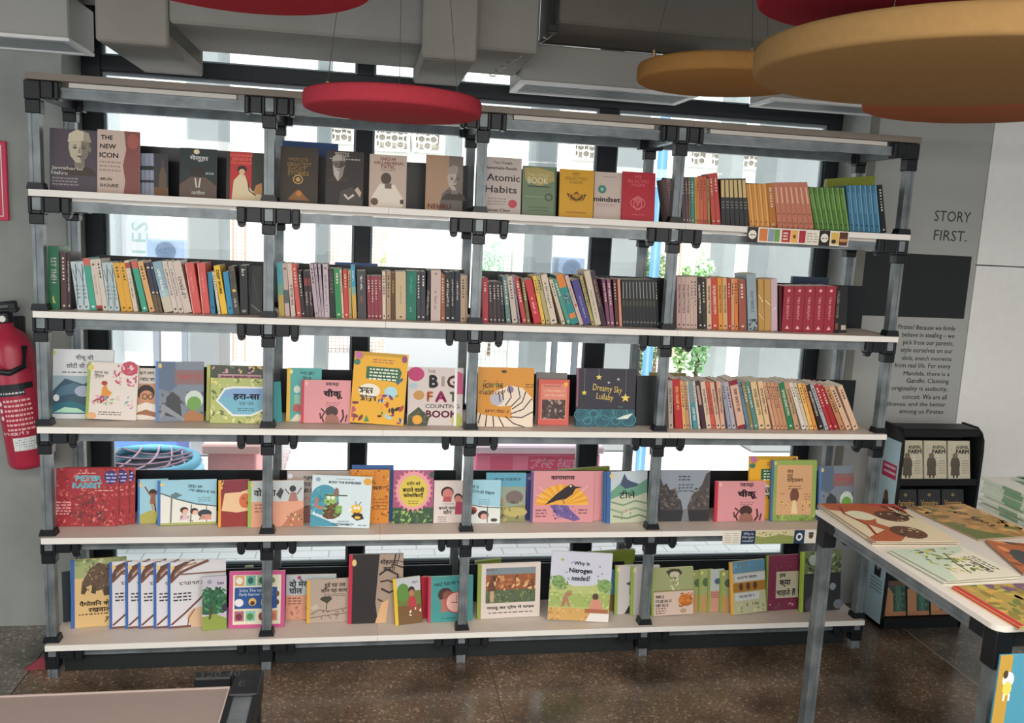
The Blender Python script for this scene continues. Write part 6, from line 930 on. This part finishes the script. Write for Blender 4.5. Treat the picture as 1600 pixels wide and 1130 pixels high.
shelf_run(2, 30, 360, 4, 'far left', 'second', [
 (184, 254, 178, 100, '#2a7050', 'green hardback titled in white capitals', [V('LET THEM', '#dfe8dc', .62, .4, .5), V('now', '#c8c850', .16, .12, .3)]),
 (264, 300, 255, 138, '#5a3c40', 'dark maroon book'), (302, 326, 295, 140, '#3c3038', 'dark plum book with white lettering', 'THE ART OF BEING'),
 (365, 403, 320, 197, '#a9b8bc', 'pale blue book with a dark tree', TREE), (404, 446, 360, 197, '#a9b8bc', 'pale blue book with a dark tree', TREE),
 (447, 486, 397, 176, '#3f9a84', 'teal book with a coral top', TEAL), (488, 524, 440, 184, '#bdb2a4', 'cream book with a red foot', CRM), (526, 556, 476, 182, '#bcb4aa', 'plain cream book'),
 (558, 596, 515, 203, '#a4b4b6', 'pale blue book with a dark tree', TREE), (598, 636, 553, 203, '#a4b4b6', 'pale blue book with a dark tree', TREE),
 (640, 677, 586, 206, '#cc9a38', 'mustard yellow book'), (678, 714, 624, 206, '#cc9a38', 'mustard yellow book'),
 (717, 745, 656, 190, '#bfb2a2', 'cream book with a red top', [('r', 0, .85, 1, .95, '#b0463c'), V('pages', '#6a5a50', .45, .4)]), (770, 807, 697, 196, '#3a9a80', 'teal book with a coral top', TEAL),
 (815, 850, 738, 197, '#c89a68', 'tan orange book'), (852, 878, 786, 205, '#3a3c50', 'navy book with a brown foot', [('r', 0, 0, 1, .35, '#6a5844'), ('e', .5, .9, .3, .02, '#c8c0a8'), ('e', .5, .4, .3, .02, '#d0b890')]), (880, 904, 815, 205, '#3a3c50', 'navy book with a brown foot', [('r', 0, 0, 1, .35, '#6a5844'), ('e', .5, .9, .3, .02, '#c8c0a8'), ('e', .5, .4, .3, .02, '#d0b890')]),
 (908, 964, 832, 200, '#7fa0ac', 'sky blue book fading to sand', [('r', 0, 0, 1, .3, '#b8b09c'), ('r', 0, .3, 1, .45, '#94b0b4'), V('the shore', '#d8e0e0', .6, .5)]),
 (966, 998, 890, 197, '#bdb2a8', 'cream lettered book', 'a long story'), (1000, 1030, 925, 197, '#bbb0a6', 'cream lettered book', 'a long story'), (1032, 1082, 957, 197, '#bdb0a6', 'wide cream book with large script', [V('Spine', '#7a6c64', .45, .5, .7)]),
 (1086, 1140, 1035, 206, '#cc5a54', 'broad coral book', [('l', [(.06, 0), (.06, 1)], .08, '#d8a89c'), V('coral days', '#d88a80', .6, .4, .3)]), (1146, 1194, 1112, 206, '#cc5a54', 'broad coral book', [('l', [(.06, 0), (.06, 1)], .08, '#d8a89c'), V('coral days', '#d88a80', .6, .4, .3)]),
 (1198, 1240, 1176, 262, '#2f7a9c', 'short blue book', [('e', .5, .15, .2, .03, '#1c3c50')]), (1244, 1262, 1205, 262, '#bfb6a8', 'thin cream book'), (1266, 1304, 1214, 223, '#d4ac30', 'bright yellow book with black lettering', [V('DEEP WORK', '#2c2820', .66, .5, .5, .03)]),
 (1307, 1340, 1272, 262, '#2f88b0', 'short bright blue book', [('e', .5, .15, .2, .03, '#1c3c50')]), (1342, 1380, 1306, 228, '#4a4844', 'charcoal book with a gold dot', [('e', .5, .5, .3, .03, '#c8a850'), ('s', 0, .55, 1, 1, 12, .2, ['#7a6a50'], 3), V('play', '#b8b0a0', .25, .2)]),
 (1383, 1430, 1376, 220, '#262a2c', 'black book with white lettering', [V('INK', '#c8c4bc', .85, .2, .5), ('e', .5, .08, .3, .03, '#8a8880')])])
face(2, 390, 409, 416, '#24282a', [('r', 0, 0, 1, 1, '#272b2d'), ('l', [(.1, .2), (.9, .05)], .08, '#8a8680'), ('l', [(.2, .8), (.7, .2)], .05, '#4a4a48')], 'black book turned cover out just left of the second post on the second shelf', Y=.1, T=.01)
shelf_run(2, 400, 370, 4.4444, 'centre-left', 'second', [
 (160, 200, 142, 180, '#4a9aa8', 'teal book with a yellow foot', [('r', 0, 0, 1, .4, '#b09a50'), ('r', 0, .4, 1, .6, '#6a9a88')]), (203, 241, 182, 186, '#b4a29a', 'cream book with a dark band', [('r', 0, .25, 1, .5, '#5a6468'), ('e', .5, .9, .25, .02, '#5a4a48')]), (244, 282, 215, 186, '#c0b0a4', 'cream book with bold black letters', [V('बड़ा पुल', '#3a302c', .4, .4, .5)]),
 (284, 315, 247, 190, '#c8544c', 'coral red book'), (317, 345, 285, 240, '#2c2a2c', 'black book'), (347, 378, 325, 240, '#34282a', 'black book with red lettering', [('r', .1, .68, .9, .84, '#8a3c3c'), V('dark', '#c8b8b0', .4, .3)]), (380, 409, 355, 240, '#34282a', 'black book with red lettering', [('r', .1, .68, .9, .84, '#8a3c3c'), V('dark', '#c8b8b0', .4, .3)]),
 (411, 437, 370, 190, '#a89aa4', 'lavender grey book'), (439, 456, 402, 190, '#aa9ca6', 'lavender lettered book', LAV), (458, 475, 430, 190, '#aa9ca6', 'lavender lettered book', LAV), (477, 512, 462, 190, '#b0a2a8', 'lavender pink book', LAV),
 (516, 554, 503, 222, '#23282a', 'black book with white capitals', [V('YOU CAN', '#d0ccc4', .74, .44, .5)]), (556, 595, 540, 224, '#2f8a50', 'bright green book'), (598, 612, 580, 228, '#bfae98', 'thin cream book'), (614, 644, 602, 232, '#c4443c', 'scarlet book'), (646, 670, 638, 232, '#a89468', 'olive tan book'),
 (672, 700, 657, 200, '#3a94b8', 'tall sky blue book with a yellow foot', [('r', 0, 0, 1, .45, '#c09a48'), ('r', 0, .45, 1, .6, '#7aa090'), V('blue', '#d0e0e0', .8, .2)]), (708, 767, 700, 239, '#4a4a4c', 'broad slate grey book', [V('quiet', '#c8c8c4', .75, .3, .3), V('one', '#a85a50', .42, .14, .3)]),
 (776, 799, 770, 276, '#8f3c4a', 'short wine red book'), (800, 822, 797, 276, '#8f3c4a', 'short wine red book'), (824, 849, 820, 276, '#8f3c4a', 'short wine red book'), (851, 877, 846, 276, '#8f3c4a', 'short wine red book'),
 (879, 902, 876, 242, '#c2b4a0', 'cream book'), (905, 935, 905, 240, '#a48a70', 'tan book'), (938, 967, 937, 252, '#5c4428', 'brown book with gold letters', [V('golden', '#b89850', .7, .3)]), (970, 1042, 968, 243, '#b5a283', 'broad beige book', [V('essays', '#8a7a60', .5, .4, .2), ('e', .5, .06, .12, .018, '#5a3a2a')]),
 (1045, 1114, 1046, 239, '#1f7460', 'broad emerald book', [V('the garden', '#3aa088', .7, .4, .35), V('K J', '#8fb8a0', .2, .12, .3)]), (1116, 1144, 1114, 242, '#3c4046', 'slate book'), (1146, 1176, 1146, 242, '#3a3e44', 'slate book'), (1179, 1211, 1192, 233, '#1f2022', 'black book with large pale letters', [V('HUNGER', '#a89c8a', .35, .5, .7)]),
 (1213, 1282, 1215, 234, '#b6a49e', 'broad pinkish cream book', [V('letters home', '#8a7670', .4, .4, .3), ('e', .5, .93, .12, .02, '#7a6a68')]), (1285, 1311, 1284, 262, '#9a5a38', 'short rust brown book'), (1313, 1351, 1314, 248, '#24282c', 'black book with white letters', 'night'),
 (1354, 1380, 1352, 245, '#20242c', 'black book with white letters', 'stars'), (1382, 1416, 1384, 242, '#262c3a', 'navy-topped black book', [V('moon', '#c8c4c0', .6, .4, .4)]), (1420, 1457, 1420, 268, '#a8927a', 'tan book'), (1459, 1470, 1457, 268, '#a48e78', 'tan book')])
shelf_run(2, 720, 380, 4.7059, 'centre-right', 'second', [
 (160, 207, 155, 258, '#b03a44', 'red book'), (210, 238, 200, 286, '#3a3038', 'dark plum book'), (240, 267, 232, 286, '#4a3840', 'dark plum book'), (270, 297, 258, 286, '#3a3438', 'dark plum book'), (300, 330, 285, 290, '#2c3034', 'black book'), (336, 374, 305, 248, '#5f7f7c', 'grey teal book'),
 (380, 420, 338, 248, '#b0a698', 'grey cream book with a curled cover'), (426, 450, 378, 250, '#8a7c98', 'thin lavender book'), (455, 487, 392, 250, '#b4423c', 'red book'), (490, 525, 442, 262, '#7a6c48', 'olive brown book'), (540, 594, 468, 276, '#c0303a', 'broad bright red book', [V('fire', '#d8a0a0', .4, .4, .4)]), (598, 628, 527, 244, '#cca848', 'yellow book'),
 (630, 660, 553, 244, '#a09a68', 'olive cream book'), (664, 711, 587, 237, '#bdb0a0', 'cream lettered book', 'the silent'), (745, 780, 648, 273, '#b8ac98', 'cream leaning book'), (782, 814, 676, 273, '#4a8a7c', 'grey-green leaning book'), (816, 872, 698, 240, '#1f8584', 'teal book with an orange top', [('r', 0, .74, 1, 1, '#cc7a34'), ('r', .1, .12, .9, .22, '#cc7a34'), V('20', '#c8d8d0', .52, .2, .7, .03)]),
 (876, 905, 762, 244, '#b8a098', 'cream book with red marks', [('e', .5, .4, .3, .03, '#b84a44'), V('rose', '#6a5a58', .6, .3)]), (908, 962, 814, 279, '#4a4488', 'indigo book', [V('deep blue', '#9a98c0', .4, .5, .3)]), (965, 987, 872, 246, '#a09458', 'olive yellow book'), (990, 1034, 905, 210, '#b8ae9a', 'tall cream book', [V('annual', '#7a7064', .4, .5, .3)]),
 (1040, 1074, 952, 212, '#3a2438', 'dark purple book', [V('VELVET', '#a87a58', .6, .5, .5)]), (1077, 1100, 1036, 266, '#7a4460', 'plum book'), (1103, 1130, 1072, 268, '#84546c', 'plum book'), (1140, 1162, 1118, 270, '#5a3034', 'maroon book'), (1168, 1186, 1152, 268, '#c88a70', 'thin salmon book', [])] +
 [(1190 + 25.2 * k, 1190 + 25.2 * k + 24, 1180 + 24.6 * k, 271, '#23262a', 'black matching volume with grey bands', [('l', [(.5, .6), (.5, .95)], .2, '#8f9694'), ('r', .2, .44, .8, .56, '#4a4a38'), ('r', .2, .08, .8, .12, '#6a6a64')]) for k in range(10)] + [(1443, 1456, 1427, 260, '#1c2024', 'taller black book')])
shelf_run(2, 1020, 390, 4, 'far right', 'second', [
 (150, 178, 150, 172, '#b09490', 'pale pink lettered book', 'सफ़र'), (180, 206, 180, 172, '#b49a94', 'pale pink lettered book', 'कथा'), (208, 232, 208, 172, '#b8a096', 'pale pink lettered book', 'किताब'), (234, 255, 233, 172, '#b8a294', 'cream pink book'), (257, 279, 254, 172, '#b49c92', 'cream pink book'), (286, 311, 275, 174, '#2a2624', 'black book with white letters', 'रात'), (313, 336, 303, 178, '#3a342e', 'dark brown book'),
 (340, 368, 335, 183, '#c0a68e', 'cream book', 'धूप'), (372, 408, 363, 180, '#c2483a', 'vermilion book', 'आग'), (412, 439, 402, 178, '#cc8a34', 'orange book', 'नदी'), (441, 468, 434, 178, '#c49a6c', 'tan orange book', 'घर'), (471, 489, 466, 184, '#b03c38', 'dark red book'), (491, 510, 489, 184, '#c4906c', 'peach book'), (512, 533, 508, 184, '#c87a3c', 'orange book'), (540, 585, 532, 190, '#9a5648', 'brick brown book'),
 (597, 655, 585, 156, '#8a9aa0', 'tall blue-grey book', [('s', 0, 0, 1, .2, 14, .2, ['#3c4650', '#5a6068'], 3), V('पुरानी', '#6a6a8a', .5, .4, .3)]), (661, 696, 657, 188, '#b08a4c', 'shrink-wrapped tan book', [('l', [(.1, .7), (.9, .55)], .12, '#d8c8a0'), ('l', [(0, .35), (1, .2)], .1, '#d0bc90')]), (698, 737, 697, 188, '#b28c50', 'shrink-wrapped tan book', [('l', [(.1, .6), (.9, .5)], .12, '#d8c8a0')]), (740, 778, 739, 186, '#b8a0aa', 'shrink-wrapped pinkish book', [('l', [(.2, .4), (.8, .45)], .1, '#dcd0d4')]),
 (790, 803, 790, 228, '#4a1c24', 'dark maroon book edge', [])] + [(805 + 65 * k, 805 + 65 * k + 63, 822 + 66 * k, 230, '#9c2c3c', 'broad crimson volume', [('e', .5, .9, .14, .03, '#d8a0a0'), V('THE RED BOOK', '#cc8a90', .5, .55, .32), ('p', [(.3, .06), (.5, .14), (.7, .06)], '#d8a8a8')]) for k in range(5)] +
 [(1132, 1158, 1152, 236, '#201e1e', 'black book with pale capitals', [V('COLLEEN HOOVER', '#c8c0a8', .62, .6, .6), ('r', .2, .08, .8, .22, '#8a4a48')])])
face(2, 1310, 1322, 448, '#1e2022', [('r', 0, 0, 1, 1, '#222426'), ('r', .3, .06, .9, .16, '#b0a898')], 'black book with a small white tag at the right end of the second shelf spines', Y=.09, T=.01)
OR = lambda c: [('r', .3, .5, .7, .9, '#d8b070'), ('r', .3, .1, .7, .14, '#5a4030')]
shelf_run(1, 1020, 180, 3.6364, 'far right', 'top', [
 (112, 134, 78, 365, '#8a7a78', 'patterned grey book'), (168, 188, 160, 352, '#5a4a4c', 'thin grey brown book'), (190, 203, 182, 352, '#6a5058', 'thin plum book'), (205, 217, 200, 352, '#7a6a54', 'thin olive brown book'), (219, 238, 214, 352, '#3f8a84', 'thin teal book'), (241, 250, 236, 352, '#c0a048', 'thin yellow book'), (252, 268, 246, 352, '#cc7a48', 'thin orange book'), (270, 288, 264, 350, '#cc6a4c', 'thin coral book'), (290, 310, 284, 350, '#c85c4c', 'thin coral book'), (313, 330, 306, 362, '#9a8a48', 'thin olive book'), (336, 358, 318, 338, '#c4504a', 'tall red book'), (361, 386, 340, 330, '#c44840', 'tall red book')] +
 [(390 + 26.6 * k, 390 + 26.6 * k + 25, 384 + 24 * k, 362, '#34363a', 'dark grey book with cream top', [('r', .12, .6, .88, .97, '#c8b078'), ('b', .2, .8, .5, 3, .06, '#8a8880')]) for k in range(6)] +
 [(552 + 28.5 * k, 552 + 28.5 * k + 27, 530 + 29 * k, 394, '#cc8c40', 'orange matching volume', [('r', .6, .0, .8, 1, '#e0b070'), ('r', .2, .1, .5, .14, '#8a5428')]) for k in range(4)] + [(667, 706, 646, 392, '#b87430', 'darker orange book')] +
 [(710 + 30 * k, 710 + 30 * k + 29, 683 + 28 * k, 387, '#c07a62', 'salmon matching volume', [('r', .35, .55, .65, .9, '#d8a890'), ('r', .2, .3, .8, .33, '#9a5a48'), ('r', .2, .1, .8, .13, '#9a5a48')]) for k in range(7)] +
 [(924 + 28 * k, 924 + 28 * k + 27, 882 + 29.5 * k, 416, '#4c7c34', 'green matching volume', [('r', .65, 0, .85, 1, '#8aa860'), ('r', .2, .12, .6, .16, '#2f5020'), ('r', .2, .5, .5, .85, '#6a9448')]) for k in range(7)] +
 [(1122 + 29 * k, 1122 + 29 * k + 28, 1098 + 29 * k, 403, '#3c7496', 'blue matching volume', [('r', .65, 0, .85, 1, '#6fa0b8'), ('r', .2, .12, .6, .16, '#24485c'), ('r', .25, .4, .5, .85, '#5a90ac')]) for k in range(6)] + [(1300, 1328, 1275, 400, '#1c2226', 'black book')])
C3 = lambda c: None
shelf_run(3, 1020, 560, 4.2105, 'far right', 'third', [
 (105, 143, 98, 150, '#a89a90', 'grey cream book with brown letters', 'कहानियाँ'), (149, 197, 128, 140, '#b83038', 'red book with yellow letters', [V('लाल किला', '#d8a050', .6, .5, .4)]), (200, 220, 178, 152, '#cc9a60', 'orange cream book'), (222, 244, 200, 155, '#b08c68', 'tan book'), (250, 265, 222, 152, '#b4b8b8', 'thin pale blue book'), (267, 296, 232, 155, '#4a8a94', 'teal book', [('r', 0, .55, 1, 1, '#7a8a90'), V('नीर', '#c8d8d8', .3, .3)]), (300, 322, 262, 155, '#bcb8b0', 'white book'), (325, 352, 276, 152, '#4a3038', 'dark plum book', [('r', .2, .5, .8, .9, '#a89088')]),
 (356, 387, 312, 160, '#c0ac98', 'cream book', 'बात'), (390, 415, 346, 155, '#c8584a', 'coral book', 'दिन'), (420, 448, 374, 162, '#c0a08c', 'cream salmon book', 'चाँद'), (451, 485, 418, 155, '#c49a86', 'salmon cream book', 'समय की बात'), (496, 520, 446, 160, '#8a92a0', 'blue-grey book'), (523, 550, 470, 162, '#a49aa4', 'lavender grey book'),
 (562, 618, 502, 152, '#c4a08c', 'broad salmon book with a maroon foot', [('r', 0, 0, 1, .07, '#8a2838'), ('r', 0, .9, 1, 1, '#8a2838'), V('बड़ी कहानी', '#6a3a34', .58, .5, .4)]), (622, 642, 556, 155, '#5a8098', 'blue book'), (644, 666, 582, 158, '#8a7a4c', 'olive book'), (670, 696, 606, 158, '#4f8484', 'teal grey book'), (700, 740, 640, 160, '#c4aa80', 'cream yellow book with bold letters', 'सच'), (745, 792, 688, 156, '#c6a884', 'cream yellow book with bold letters', 'हिम्मत'),
 (795, 815, 724, 162, '#c09478', 'salmon tan book'), (818, 840, 750, 164, '#bc8a6c', 'salmon tan book'), (843, 865, 775, 165, '#b88868', 'salmon tan book'), (867, 890, 800, 166, '#b48464', 'salmon tan book'), (894, 933, 825, 168, '#2f7a50', 'deep green book', 'वन की ओर'), (938, 972, 862, 162, '#b89070', 'tan book', 'मन'), (984, 1010, 894, 165, '#c2beb4', 'white book'), (1012, 1032, 924, 168, '#bcae98', 'cream book'),
 (1036, 1060, 952, 172, '#d0a860', 'yellow orange book'), (1064, 1093, 980, 172, '#cc8a48', 'orange book'), (1097, 1130, 1005, 180, '#2c2624', 'black book', 'काला'), (1136, 1160, 1034, 180, '#9aa0aa', 'pale blue-grey book'), (1164, 1192, 1060, 178, '#b03034', 'red book'), (1196, 1226, 1090, 184, '#a82c34', 'red book'), (1236, 1270, 1128, 192, '#b8805c', 'rust tan book'), (1276, 1312, 1162, 195, '#c4a488', 'cream leaning book'), (1322, 1358, 1215, 190, '#c6a68c', 'cream leaning book')])
